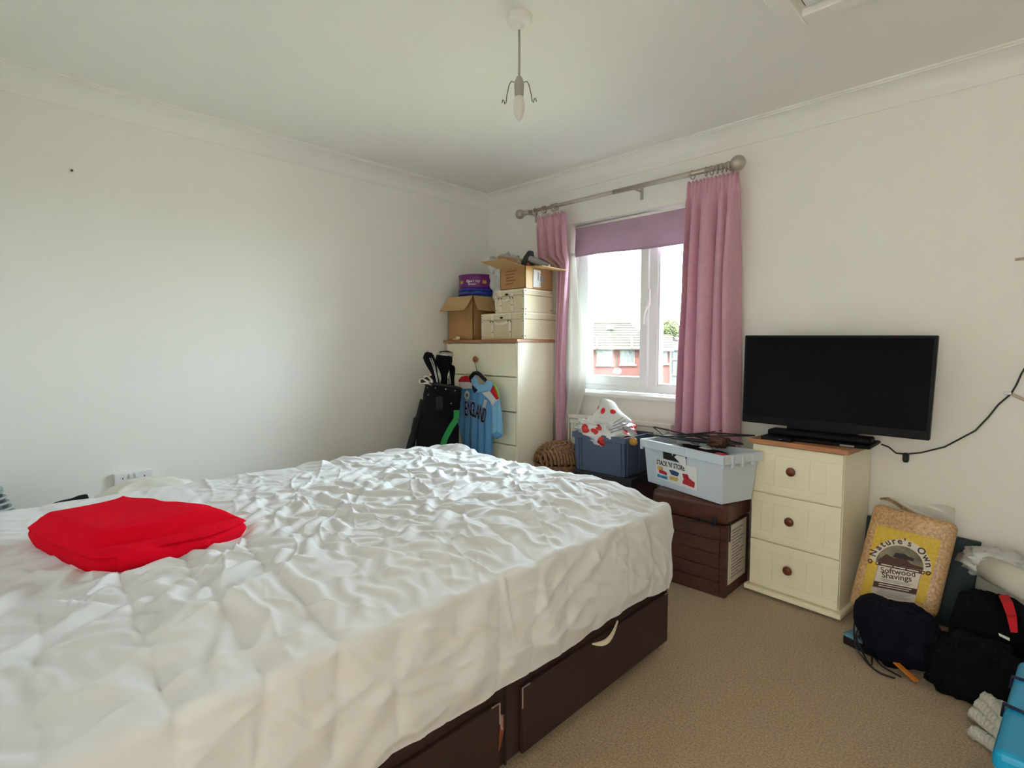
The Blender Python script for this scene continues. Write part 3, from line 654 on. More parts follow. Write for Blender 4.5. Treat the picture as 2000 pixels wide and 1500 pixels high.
# clubs: each is its own thing, shaft down inside the bag
def shaft(t, topp, off):
    b = bot+axn*0.12+off
    MB().tube([b, topp], 0.0055, 8).build('shaft', 'steel', t, smooth=True)
def headcover(name, label, base, tip, r0, r1, bend, stripes, off, group=None):
    base, tip = Vector(base), Vector(tip)
    t = thing(name, label, 'golf club', base)
    shaft(t, base, off)
    d = tip-base
    n = 12; pts = []; rr = []
    for k in range(n+1):
        s = k/n; p = base+d*s+er_*bend*(s*s)
        pts.append(p); rr.append((r0+(r1-r0)*sstep(0.25, 0.75, s))*(1.0 if s < 0.85 else math.sqrt(max(0.05, 1-((s-0.85)/0.155)**2))))
    MB().tube(pts, rr, 18).build('headcover', 'golf', t, smooth=True)
    for j in stripes:
        q2 = []
        for k in range(1, n-1):
            c = Vector((CAM[0], CAM[1], CAM[2]))-pts[k]; c.normalize(); sd = c.cross(axn).normalized()
            a = j; dirv = (c*math.cos(a)+sd*math.sin(a)).normalized(); q2.append(pts[k]+dirv*(rr[k]+0.0005))
        MB().tube(q2, 0.0022, 6).build('stripe', 'paper', t, smooth=True)
    return t
def rim(k): return gp(L-0.03, 0.07, k)
b0 = aX(853, 752, GX+0.02); t0 = aX(845, 688, GX)
headcover('golf_driver', 'golf club in a black striped headcover bending left, nearest the wall', b0, t0, 0.020, 0.038, -0.045, (-0.5, -0.15), Vector((0, 0.02, 0)))
b1 = aX(868, 752, GX+0.0); t1 = aX(867, 688, GX+0.0)
tt = headcover('golf_driver', 'golf club in a fat black headcover with a silver top', b1, t1, 0.022, 0.058, 0.0, (), Vector((0.01, 0.0, 0)))
c = aX(869, 696, GX); o = blob('silver_crown', c+Vector((0, 0, 0.012)), (0.056, 0.060, 0.030), 'steel', parent=tt, amp=0.03, nu=24, nv=14, e=2.2)
MB().tube([c+Vector((0.03*math.cos(a)+0.03, 0.030*math.sin(a)-0.03, 0.032+0.004*math.cos(a))) for a in [2*math.pi*k/20 for k in range(20)]], 0.004, 6, closed=True).build('crown_ring', 'golf', tt, smooth=True)
b2 = aX(882, 754, GX-0.02); t2 = aX(880, 712, GX-0.02)
headcover('golf_driver', 'golf club in a short black striped headcover, nearest the chest', b2, t2, 0.022, 0.034, -0.005, (0.3, 0.65), Vector((-0.01, 0.04, 0)))
irons = [((849, 757), (829, 746), 200), ((851, 756), (837, 742), 215), ((854, 755), (846, 740), 235), ((858, 755), (853, 742), 250), ((865, 756), (861, 748), 185), ((868, 755), (871, 733), 275)]
il = ['leftmost golf iron in the bag, head pointing at the wall', 'second golf iron from the left in the bag', 'third golf iron from the left in the bag', 'golf iron standing just left of the black headcovers',
      'golf iron with a broad cavity back in the middle of the bag', 'golf iron with a bright upright blade between the headcovers']
for k, ((ax_, ay_), (bx_, by_), rota) in enumerate(irons):
    xx = GX+0.015-0.012*k if k < 5 else GX-0.01
    pb = aX(ax_, ay_, xx); pt = aX(bx_, by_, xx)
    t = thing('golf_iron', il[k], 'golf club', pb, 'golf irons in the bag')
    shaft(t, pb, Vector((0.02*math.cos(k), 0.02*math.sin(k), 0)))
    c_, s_ = math.cos(R(rota)), math.sin(R(rota)); U = er_*c_+Vector((0, 0, -s_)); Vv = er_*s_+Vector((0, 0, c_)); dep = Vector((0.010, -0.010, 0))
    out = [pt+U*a+Vv*b for a, b in ((-0.034, -0.010), (-0.020, -0.019), (0.010, -0.024), (0.032, -0.020), (0.040, -0.004), (0.034, 0.016), (0.018, 0.024), (-0.010, 0.012), (-0.032, 0.004))]
    hd_ = MB().prism(out, dep).build('club_head', 'steel', t, bevel=0.003)
    MB().prism([pt+U*a*0.62+Vv*b*0.62+dep*1.05+U*0.004 for a, b in ((-0.030, -0.008), (0.010, -0.022), (0.030, -0.018), (0.036, -0.002), (0.030, 0.014), (0.014, 0.020))], dep*0.05).build('cavity_back', 'golfgrey', hd_)
    hz_ = pt-U*0.030
    MB().tube([pb, pb.lerp(hz_, 0.6), hz_+U*0.006], [0.0065, 0.0075, 0.007], 8).build('hosel', 'steel', t, smooth=True)

# ------------------------------------------------------------------ shirt on its hanger
YS = -0.535
def S(px, py, dy=0.0): return aY(px, py, YS+dy)
hk = thing('clothes_hanger', 'thick black clothes hanger inside the blue shirt', 'hanger', S(930, 726))
pts = [S(918, 760, 0.008), S(917, 748, 0.008), S(920, 736, 0.006), S(926, 729, 0.004), S(932, 728, 0.004), S(938, 732, 0.004), S(943, 738, 0.004), S(949, 743, 0.004)]
MB().tube(pts, [0.012, 0.014, 0.015, 0.015, 0.015, 0.014, 0.013, 0.012], 10).build('hanger_arms', 'black', hk, smooth=True)
kz = (seams[0]+seams[1])/2
MB().tube([S(931, 728), S(931, 722), (0.352+0.012, -0.500, kz-0.01), (0.352+0.010, -0.478, kz+0.012), (0.352-0.002, -0.474, kz+0.018), (0.352-0.012, -0.478, kz+0.006)], 0.0022, 8).build('hook', 'wire', hk, smooth=True)
t = thing('shirt', 'sky blue sports shirt with red and white shoulders hanging on the chest front', 'shirt', S(930, 870))
def cloth_poly(name, poly, m, dy, thick=0.006, amp=0.006, seed=1, freq=(14, 3), par=None, sub=0.014):
    """flat outline in pixels -> gently folded cloth panel with thickness"""
    P = [S(a, b, dy) for a, b in poly]
    bm = bmesh.new(); vs = [bm.verts.new(p) for p in P]; bm.faces.new(vs)
    bmesh.ops.triangulate(bm, faces=bm.faces)
    for _ in range(5):
        es = [e for e in bm.edges if e.calc_length() > sub]
        if not es: break
        bmesh.ops.subdivide_edges(bm, edges=es, cuts=1); bmesh.ops.triangulate(bm, faces=bm.faces)
    co_ = np.array([v.co[:] for v in bm.verts])
    d = amp*np.sin(co_[:, 0]*6.28*freq[0]+1.5*np.sin(co_[:, 2]*freq[1])+seed)*sstep(1.0, 0.75, co_[:, 2])+amp*0.8*pnoise(co_[:, 0]*10, co_[:, 2]*5, seed)
    for v, q2 in zip(bm.verts, d): v.co.y += q2
    me = bpy.data.meshes.new(name); bm.to_mesh(me); bm.free(); me.materials.append(M[m])
    me.polygons.foreach_set('use_smooth', [True]*len(me.polygons))
    o = bpy.data.objects.new(name, me); sc.collection.objects.link(o); par = par or t
    o.parent = par; o.matrix_parent_inverse = Matrix.Translation(-par.location)
    sm = o.modifiers.new('solid', 'SOLIDIFY'); sm.thickness = thick; sm.offset = 0
    return o
cloth_poly('shirt_front', [(899, 757), (912, 757), (921, 752), (926, 768), (938, 762), (950, 757), (964, 790), (962, 815), (959, 830), (961, 850), (960, 880), (958, 900), (908, 900), (905, 870), (900, 845), (896, 820), (894, 795)], 'shirt_dark', 0.0, amp=0.009)
cloth_poly('shirt_back', [(900, 756), (925, 748), (955, 752), (966, 790), (962, 850), (960, 900), (908, 900), (900, 840)], 'shirt', 0.028, amp=0.004)
cloth_poly('sleeve', [(957, 762), (966, 757), (974, 768), (977, 790), (980, 820), (982, 845), (979, 853), (971, 856), (962, 850), (959, 843), (960, 826), (963, 800)], 'shirt', -0.010, amp=0.006, freq=(22, 2))
cloth_poly('sleeve_lining', [(961, 848), (970, 843), (979, 847), (978, 854), (970, 857)], 'shirt_dark', -0.017, amp=0.002)
cloth_poly('collar', [(920, 742), (929, 733), (932, 744), (934, 750), (944, 751), (952, 742), (962, 747), (964, 752), (958, 763), (946, 765), (934, 767), (927, 769), (934, 762), (928, 757), (922, 750)], 'shirt', -0.016, amp=0.004)
cloth_poly('collar_inside', [(922, 752), (928, 757), (940, 754), (946, 754), (934, 763), (927, 768), (923, 760)], 'navy', -0.011, amp=0.001)
cloth_poly('yoke_panel', [(896, 746), (917, 746), (924, 752), (924, 759), (897, 760)], 'shirt_white', -0.010, amp=0.002)
cloth_poly('yoke_panel', [(941, 767), (955, 764), (965, 773), (974, 781), (968, 785), (963, 793), (957, 783)], 'shirt_white', -0.018, amp=0.002)
cloth_poly('shoulder_panel', [(896, 742), (901, 736), (908, 734), (914, 734), (918, 746), (896, 747)], 'shirt_red', -0.008, amp=0.002)
cloth_poly('shoulder_panel', [(959, 764), (963, 753), (970, 765), (974, 778), (970, 781), (965, 774)], 'shirt_red', -0.020, amp=0.002)
cloth_poly('shoulder_piping', [(963, 749), (967, 750), (972, 760), (975, 772), (974, 776), (970, 765)], 'shirt_green', -0.018, amp=0.001)
bd = cloth_poly('badge', [(912+5*math.cos(a), 772+9*math.sin(a)) for a in [2*math.pi*k/14 for k in range(14)]], 'shirt_white', -0.016, thick=0.002, amp=0.0)
cloth_poly('badge_emblem', [(912+2.6*math.cos(a), 772+3.5*math.sin(a)) for a in [2*math.pi*k/10 for k in range(10)]], 'print_grey', -0.018, thick=0.001, amp=0.0)
cloth_poly('chest_logo', [(946, 780), (952, 782), (948, 798), (942, 796)], 'polybag', -0.017, thick=0.001, amp=0.0)
for k, (ch_, px_, py_) in enumerate(zip('ENGLAND', (907.5, 913, 918.5, 923.5, 928, 933.5, 939.5), (811, 811, 811.5, 813, 815, 818, 822))):
    sk = 0.12*max(0, k-1)
    text_mesh(ch_, 0.145, S(px_, py_, -0.024), (1, 0, -sk), (sk*0.5, 0, 1), 'paper', 'letter_outline', t, bold=0.0065, depth=0.0004, squeeze=0.37)
    text_mesh(ch_, 0.145, S(px_, py_, -0.026), (1, 0, -sk), (sk*0.5, 0, 1), 'navy', 'letter', t, bold=0.003, depth=0.0004, squeeze=0.37)
# ================================================================== bed
BX0, BX1, BY0, BY1 = 0.72, 2.235, -3.14, -1.115
t = thing('divan_base', 'dark brown divan bed base with drawers under the white mattress', 'bed', (1.47, -2.12, 0))
box((BX0+0.03, BY0, 0.045), (BX1-0.03, BY1-0.01, 0.325)).build('base_box', 'divan', t, bevel=0.012, seg=3)
for (ya, yb) in ((-1.985, -1.150), (-3.05, -2.075)):
    d = box((BX1-0.030, ya, 0.052), (BX1-0.016, yb, 0.248)).build('drawer', 'divan', t, bevel=0.004)
    for yy, s in ((ya, 1), (yb, -1)):
        MB().tube([(BX1-0.015, yy, 0.19), (BX1-0.015, yy, 0.249), (BX1-0.015, yy+s*0.03, 0.249)], 0.0022, 6).build('corner_piping', 'divan_edge', d)
    hy = -1.58 if ya > -2 else -2.55
    n = 16; pts = [(BX1-0.014+0.012*math.sin(math.pi*k/n), hy-0.075+0.15*k/n, 0.236+0.020*(k/n)-0.020*math.sin(math.pi*k/n)+0.008) for k in range(n+1)]
    s = MB()
    for a, b in zip(pts[:-1], pts[1:]):
        ha = 0.003+0.010*math.sin(math.pi*min(1, max(0, (a[1]-hy+0.075)/0.15))); hb2 = 0.003+0.010*math.sin(math.pi*min(1, max(0, (b[1]-hy+0.075)/0.15)))
        s.hexa([(a[0], a[1], a[2]-ha), (b[0], b[1], b[2]-hb2), (b[0], b[1], b[2]+hb2*0.4), (a[0], a[1], a[2]+ha*0.4)], (-0.006, 0, 0))
    s.build('drawer_handle', 'trunk_edge', d)
box((BX1-0.031, -2.045, 0.05), (BX1-0.024, -2.040, 0.322)).build('panel_seam', 'seam', t)
s = MB(); pts = [(BX1-0.024, -2.058, 0.205), (BX1-0.018, -2.066, 0.17), (BX1-0.020, -2.074, 0.13), (BX1-0.024, -2.078, 0.105)]
MB().tube(pts, [0.006, 0.008, 0.007, 0.005], 6).build('linking_strap', 'knob', t)
for x, yy in ((BX1-0.048, BY1-0.036), (BX0+0.08, BY1-0.06), (BX1-0.065, BY0+0.1), (BX0+0.08, BY0+0.1)):
    c = MB().lathe([(0.018, -0.010), (0.021, -0.006), (0.021, 0.006), (0.018, 0.010)], 16, (x, yy, 0.0215), 'X').build('castor', 'chrome', t, smooth=False)
    MB().tube([(x, yy, 0.03), (x, yy, 0.05)], 0.008, 8).build('castor_stem', 'chrome', c)

def crumple(nx, ny, h, seed=1, iters=140):
    """lay a sheet that is a little too big on a flat bed and let the extra cloth buckle (position based dynamics)"""
    rs = np.random.RandomState(seed)
    gx, gy = np.meshgrid(np.arange(nx)*h, np.arange(ny)*h, indexing='ij')
    # spare cloth: varies over the bed
    ex = 1+0.035+0.035*np.clip(pnoise(gx*1.8, gy*1.8, 51)+0.3, 0, 1)
    ey = 1+0.030+0.035*np.clip(pnoise(gx*1.8+7, gy*1.8, 52)+0.3, 0, 1)
    x = np.stack([gx, gy, 0.006+0.009*pnoise(gx*8+.3*np.sin(gy*9), gy*15, 53)+0.010*pnoise(gx*4, gy*6, 54)+0.004*pnoise(gx*22, gy*22, 55)+0.0003*rs.randn(nx, ny)], -1)
    v = np.zeros_like(x); x0 = x.copy()
    rx, ry = h*(ex[:-1]+ex[1:])/2, h*(ey[:, :-1]+ey[:, 1:])/2
    ed = np.sqrt(ex[:-1, :-1]**2+ey[:-1, :-1]**2)*h
    def cons(A, B, r, k):
        d = B-A; l = np.linalg.norm(d, axis=-1, keepdims=True)+1e-12; c = d*(0.5*k*(l-r[..., None])/l); return c
    for it in range(iters):
        p = x+v*0.92; p[..., 2] -= 0.00003
        for sub in range(4):
            acc = np.zeros_like(p)
            for sl_a, sl_b, r, k in ((np.s_[:-1, :], np.s_[1:, :], rx, 0.9), (np.s_[:, :-1], np.s_[:, 1:], ry, 0.9),
                                 (np.s_[:-1, :-1], np.s_[1:, 1:], ed, 0.9), (np.s_[1:, :-1], np.s_[:-1, 1:], ed, 0.9),
                                 (np.s_[:-2, :], np.s_[2:, :], rx[:-1]+rx[1:], 0.6), (np.s_[:, :-2], np.s_[:, 2:], ry[:, :-1]+ry[:, 1:], 0.6),
                                 (np.s_[:-2, :-2], np.s_[2:, 2:], 2*ed[:-1, :-1], 0.5), (np.s_[2:, :-2], np.s_[:-2, 2:], 2*ed[:-1, :-1], 0.5),
  (np.s_[:-4, :], np.s_[4:, :], rx[:-3]+rx[1:-2]+rx[2:-1]+rx[3:], 0.15), (np.s_[:, :-4], np.s_[:, 4:], ry[:, :-3]+ry[:, 1:-2]+ry[:, 2:-1]+ry[:, 3:], 0.15)):
                c = cons(p[sl_a], p[sl_b], r, k); acc[sl_a] += c; acc[sl_b] -= c
            p += acc*0.25
            p[..., 2] = np.where(p[..., 2] < 0, p[..., 2]*0.93, p[..., 2]*0.9985)
            for s_ in (np.s_[0, :], np.s_[-1, :], np.s_[:, 0], np.s_[:, -1]): p[s_] = x0[s_]; p[s_][..., 2] = 0
        fr = (p[..., 2] < 0.0008)[..., None]
        nv = p-x; v = np.clip(nv, -0.004, 0.004); x = p
    return x
# mattress under a crumpled fitted sheet
t = thing('mattress', 'double mattress covered with a crumpled white fitted sheet', 'mattress', (1.47, -2.12, 0.326))
box((BX0+0.04, BY0+0.02, 0.327), (BX1-0.045, BY1-0.045, 0.55)).build('mattress_core', 'sheet', t, bevel=0.03, seg=3)
def perim(n, x0, x1, y0, y1, r):
    segs = []
    for cx_, cy_, a0 in ((x1-r, y1-r, 0), (x0+r, y1-r, 90), (x0+r, y0+r, 180), (x1-r, y0+r, 270)):
        segs += [(cx_+r*math.cos(R(a0+90*k/24)), cy_+r*math.sin(R(a0+90*k/24))) for k in range(25)]
    P = np.array(segs+[segs[0]]); L = np.concatenate([[0], np.cumsum(np.linalg.norm(np.diff(P, axis=0), axis=1))])
    s = np.linspace(0, L[-1], n, endpoint=False)
    return np.stack([np.interp(s, L, P[:, 0]), np.interp(s, L, P[:, 1])], -1)
NP_, NR, NS = 1100, 220, 56
pe = perim(NP_, BX0, BX1, BY0, BY1, 0.045)
cen = np.array([(BX0+BX1)/2, (BY0+BY1)/2])
tang = np.roll(pe, -1, 0)-np.roll(pe, 1, 0); tang /= np.linalg.norm(tang, axis=1)[:, None]
nrm = np.stack([tang[:, 1], -tang[:, 0]], -1)
rings = []; ext = []; nor = []
er0 = 0.022
for k in range(NR):
    s = 0.012+(1-0.012)*(k/(NR-1))
    p = cen+(pe-nrm*er0-cen)*s; rings.append(np.c_[p, np.zeros(NP_)]); ext.append(p); nor.append(np.tile([0, 0, 1.0], (NP_, 1)))
for k in range(1, NS+1):
    over = k/NS*0.335
    arc = er0*math.pi/2
    if over < arc:
        a = over/er0; off = er0*math.sin(a); dz = -er0*(1-math.cos(a)); nn = (math.sin(a), math.cos(a))
    else: off = er0; dz = -er0-(over-arc); nn = (1.0, 0.0)
    p = pe-nrm*er0+nrm*off; rings.append(np.c_[p, np.full(NP_, dz)]); ext.append(pe-nrm*er0+nrm*over)
    nor.append(np.c_[nrm*nn[0], np.full(NP_, nn[1])])
V = np.concatenate(rings); E_ = np.concatenate(ext); N_ = np.concatenate(nor)
ex_, ey_ = E_[:, 0], E_[:, 1]
side = np.clip(-V[:, 2]/0.10, 0, 1)
# height of the top: dips towards the right-hand side
ztop = 0.592+0.050*sstep(0.0, 0.30, BX1-V[:, 0])*sstep(-0.05, 0.15, V[:, 0]-BX0+0.10)+0.012*sstep(0, 0.3, BY1-V[:, 1])
ztop += 0.030*np.exp(-(((ex_-0.95)/0.10)**2+((ey_+1.13)/0.07)**2))
V[:, 2] += ztop
wx = ex_+0.07*pnoise(ex_*2.3, ey_*2.3, 1)+0.02*pnoise(ex_*7, ey_*7, 2); wy = ey_+0.07*pnoise(ex_*2.3+9, ey_*2.3, 3)+0.02*pnoise(ex_*7, ey_*7+4, 4)
def rot(a): c, s = math.cos(a), math.sin(a); return wx*c+wy*s, -wx*s+wy*c
a1, b1_ = rot(R(-28)); a2, b2_ = rot(R(55)); a3, b3_ = rot(R(10))
ph_ = (ey_+0.08*(ex_-1.5)+0.035*pnoise(ex_*2.0, ey_*2.0, 5)+0.012*pnoise(ex_*6, ey_*6, 6))/0.155
qa = 0.35+0.65*sstep(-0.25, 0.2, pnoise(ex_*1.7+3, ey_*1.7, 22))
D = 0.013*qa*np.abs(np.sin(np.pi*ph_))**0.55                        # quilted channels of the mattress running across the bed
mess = sstep(1.05, 0.35, np.abs(ex_-1.55)/0.75)*sstep(-3.5, -2.7, ey_)
cr1 = sstep(-0.25, 0.25, pnoise(ex_*2.6, ey_*2.6, 8)); cr2 = sstep(-0.2, 0.3, pnoise(ex_*3.1+5, ey_*3.1, 10)); cr3 = sstep(-0.2, 0.25, pnoise(ex_*3.7, ey_*3.7+2, 12))
ZC = crumple(192, 256, 0.008)[..., 2]-0.003
def up2(Z):
    Z = np.repeat(np.repeat(Z, 2, 0), 2, 1)
    for _ in range(2):
        Z = 0.25*np.roll(Z, 1, 0)+0.5*Z+0.25*np.roll(Z, -1, 0); Z = 0.25*np.roll(Z, 1, 1)+0.5*Z+0.25*np.roll(Z, -1, 1)
    return Z
ZC = up2(ZC)
def samp(x, y):
    n0, n1 = ZC.shape; u = np.clip(x/0.004, 0, n0-1.01); v = np.clip(y/0.004, 0, n1-1.01)
    i0, j0 = u.astype(int), v.astype(int); fu, fv = u-i0, v-j0
    return (ZC[i0, j0]*(1-fu)+ZC[i0+1, j0]*fu)*(1-fv)+(ZC[i0, j0+1]*(1-fu)+ZC[i0+1, j0+1]*fu)*fv
tx_, ty_ = ex_-BX0, ey_-BY0
inside = sstep(0.0, 0.07, tx_)*sstep(0.0, 0.07, BX1-ex_)*sstep(0.0, 0.06, BY1-ey_)
amt = 0.5+0.5*np.maximum(mess, cr1*sstep(-2.9, -2.4, ey_))
D += samp(tx_, ty_)*1.3*inside*amt
D += 1.4*samp(0.2+np.abs(ey_+1.0)*0.55+0.1*wx, 0.3+np.abs(ex_-1.0)*0.75)*(1-inside)*0.6
D += 0.010*np.clip(ridge(a2*2.6, b2_*7.0, 7), 0, 1)**5*cr1*0.6
# long sharp creases
rs = np.random.RandomState(11)
C_ = np.zeros(len(V))
for k in range(165):
    onside = k >= 125
    if onside:
        px = BX1-0.02+rs.rand()*0.27; py = BY0+0.2+rs.rand()*1.75; ang = R(rs.choice([-60, 55, 80, -75, 25])+rs.randn()*15); ln = 0.10+0.20*rs.rand(); hgt = 0.004+0.006*rs.rand(); wd = 0.005+0.008*rs.rand()
    else:
        px = BX0+0.05+rs.rand()*1.42; py = BY0+0.2+rs.rand()*1.8; ang = R((-30 if rs.rand() < 0.65 else 60)+rs.randn()*22); ln = 0.10+0.30*rs.rand()**1.5; hgt = 0.005+0.010*rs.rand(); wd = 0.004+0.007*rs.rand()
    cu_ = rs.randn()*0.25; dx, dy = math.cos(ang), math.sin(ang)
    la = (ex_-px)*dx+(ey_-py)*dy; lb_ = -(ex_-px)*dy+(ey_-py)*dx-cu_*la*la/ln
    msk = np.abs(la) < ln
    prof = np.where(msk, (1-(la/ln)**2)**2, 0)*hgt*np.exp(-np.abs(lb_)/wd)*(0.75+0.25*np.sin(la*60+k))
    C_ = np.maximum(C_, prof)+0.25*np.minimum(C_, prof)
D = D*(1-0.35*side)+C_
D += side*(0.010*np.clip(ridge(ey_*2.2+ex_*1.6, ex_*4.2-ey_*2.0, 15), 0, 1)**2+0.003*pnoise(ex_*9, ey_*9, 16))
# raised tent of cloth near the front edge
la = (ex_-1.95)*0.6+(ey_+2.62)*(-0.8); lb_ = (ex_-1.95)*0.8+(ey_+2.62)*0.6
D += 0.020*np.exp(-np.abs(lb_+0.2*la)/0.030)*np.exp(-(la/0.26)**2)
la = (ex_-1.62)*0.75+(ey_+2.70)*0.66; lb_ = -(ex_-1.62)*0.66+(ey_+2.70)*0.75
D += 0.014*np.exp(-np.abs(lb_-0.5*la*la)/0.02)*np.exp(-(la/0.25)**2)
D -= 0.012
D *= 1-0.85*np.exp(-(((ex_-1.08)/0.36)**4+((ey_+2.66)/0.33)**4))
hem = sstep(0.27, 0.335, np.concatenate([np.zeros(NP_*NR)]+[np.full(NP_, k/NS*0.335) for k in range(1, NS+1)]))
V = V+N_*D[:, None]
V[:, 2] += hem*0.016*pnoise(ex_*3.3, ey_*3.3, 21)
V[:, :2] -= (N_[:, :2]*hem[:, None]*0.012)
i = np.arange(NP_); fs = []
for j in range(NR+NS-1): fs.append(np.stack([j*NP_+i, j*NP_+(i+1) % NP_, (j+1)*NP_+(i+1) % NP_, (j+1)*NP_+i], -1))
Fc = np.concatenate(fs)
V = np.concatenate([V, [[cen[0], cen[1], V[:NP_, 2].mean()]]])
me = bpy.data.meshes.new('fitted_sheet')
me.from_pydata(V.tolist(), [], Fc.tolist()+[(len(V)-1, k, (k+1) % NP_) for k in range(NP_)]); me.update()
me.materials.append(M['sheet']); me.polygons.foreach_set('use_smooth', [True]*len(me.polygons))
o = bpy.data.objects.new('fitted_sheet', me); sc.collection.objects.link(o); o.parent = t; o.matrix_parent_inverse = Matrix.Translation(-t.location)

# ------------------------------------------------------------------ folded red garment on the bed
def in_poly_dist(P, x, y):
    ins = np.zeros(x.shape, bool); dist = np.full(x.shape, 9.0); n = len(P)
    for k in range(n):
        (xa, ya), (xb, yb) = P[k], P[(k+1) % n]
        c = ((ya > y) != (yb > y)) & (x < (xb-xa)*(y-ya)/(yb-ya+1e-12)+xa); ins ^= c
        tt = np.clip(((x-xa)*(xb-xa)+(y-ya)*(yb-ya))/((xb-xa)**2+(yb-ya)**2), 0, 1)
        dist = np.minimum(dist, np.hypot(x-xa-tt*(xb-xa), y-ya-tt*(yb-ya)))
    return np.where(ins, dist, -dist)
ZB = 0.640
rp = [(aZ(a, b, ZB+0.01)).xy[:] for a, b in ((54, 1056), (62, 1070), (100, 1090), (150, 1112), (185, 1124), (235, 1119), (300, 1100), (400, 1078), (450, 1060), (480, 1045))]
rp += [(aZ(a, b, ZB+h_)).xy[:] for a, b, h_ in ((484, 1036, 0.02), (462, 1022, 0.03), (405, 1012, 0.035), (345, 1007, 0.04), (320, 996, 0.05), (285, 988, 0.06), (240, 984, 0.06), (215, 994, 0.06), (90, 1026, 0.05))]
rp = np.array(rp)
# shell built as rings shrinking from the outline: bottom ring, bulging side, folded top
def resample(P, n):
    Q = np.concatenate([P, P[:1]]); L = np.r_[0, np.cumsum(np.hypot(*np.diff(Q, axis=0).T))]; s = np.linspace(0, L[-1], n, endpoint=False)
    return np.stack([np.interp(s, L, Q[:, 0]), np.interp(s, L, Q[:, 1])], -1)
n = 220; ol = resample(rp, n)
for _ in range(3): ol = 0.25*np.roll(ol, 1, 0)+0.5*ol+0.25*np.roll(ol, -1, 0)
cn = ol.mean(0); vs_ = []; K = 60
fA, fB = np.array(aZ(205, 1085, ZB+0.04).xy[:]), np.array(aZ(470, 1030, ZB+0.03).xy[:])     # main fold line
fd = (fB-fA); fl_ = np.linalg.norm(fd); fd = fd/fl_; fn_ = np.array([-fd[1], fd[0]])
for k in range(K+8):
    if k < 8: s = 1.0-0.06*abs(1-2*k/8)**2; p = cn+(ol-cn)*s; z = ZB+0.05*(k/8)**0.7; zz = np.full(n, z)
    else:
        q = (k-8)/(K-1); s = 1-q*0.995; p = cn+(ol-cn)*s
        dd = in_poly_dist(ol, p[:, 0], p[:, 1]); dd = np.maximum(dd, 0)
        zz = ZB+0.05+0.020*(1-np.exp(-dd/0.022))
        l_ = (p-fA) @ fd; m_ = (p-fA) @ fn_+0.012*np.sin(l_*14)
        up = sstep(-0.004, 0.028, m_)                            # far layer is folded over: higher
        zz += 0.030*up*sstep(0.0, 0.05, dd)*sstep(fl_+0.08, fl_*0.6, l_)
        zz -= 0.016*np.exp(-np.abs(m_+0.004)/0.009)*sstep(0.01, 0.05, dd)
        zz += (0.003*ridge((p[:, 0]*fd[0]+p[:, 1]*fd[1])*2, (p[:, 0]*fn_[0]+p[:, 1]*fn_[1])*9, 31)+0.004*pnoise(p[:, 0]*6, p[:, 1]*6, 33))*sstep(0, 0.04, dd)
        zz += 0.016*np.exp(-(((p-np.array(aZ(265, 990, ZB+.05).xy[:])) @ fn_)/0.035)**2)*np.exp(-(((p-np.array(aZ(265, 990, ZB+.05).xy[:])) @ fd)/0.10)**2)*sstep(0, 0.03, dd)
    vs_.append(np.c_[p, zz])
Vr = np.concatenate(vs_); i = np.arange(n)
Fr = np.concatenate([np.stack([j*n+i, j*n+(i+1) % n, (j+1)*n+(i+1) % n, (j+1)*n+i], -1) for j in range(K+7)])
o = np_obj('folded_garment', Vr-np.array([cn[0], cn[1], ZB]), Fr, 'redcloth'); o.location = (cn[0], cn[1], ZB)
tag(o, 'folded bright red fleece garment lying on the white bed', 'garment')
# open end of the lower fold along the front edge
ctr = aZ(228, 1103, ZB+0.022); far = aZ(430, 1066, ZB+0.018); d = far-ctr; d.z = 0; Lf = d.length; d.normalize(); s2 = Vector((-d.y, d.x, 0))
def rollf(u, v):
    a = u*2*math.pi; r = 0.031*(1-0.75*v**2)
    return ctr+s2*(1.25*r*math.cos(a)+0.012*v)+d*(v*Lf*0.9)+Vector((0, 0, r*0.9*math.sin(a)+0.006+0.004*math.sin(v*9)))
MB().grid(30, 16, rollf, close_u=True).build('lower_fold', 'redcloth', o, smooth=True, solid=0.004)

# ------------------------------------------------------------------ things on the far side of the bed
c = aX(262, 966, 0.50)
o = blob('pillow', (0.34, -2.47, 0.306), (0.16, 0.24, 0.300), 'pillow', amp=0.05, freq=1.6, seed=3, e=3.0, nu=64, nv=40, fold=0.03, zmin=0.001)
tag(o, 'cream pillow wedged between the bed and the left wall', 'pillow')
P = [aX(a, b, 0.52) for a, b in ((86, 1000), (100, 993), (112, 989), (135, 984), (150, 978), (167, 975), (172, 990))]
P += [Vector((P[-1].x, P[-1].y, 0.0)), Vector((P[0].x, P[0].y, 0.0))]
o = MB().prism(P, (-0.10, 0.02, 0)).build('black_pouch', 'blackcloth', bevel=0.006, origin=P[0]); tag(o, 'flat black pouch poking up behind the bed beside the pillow', 'pouch')
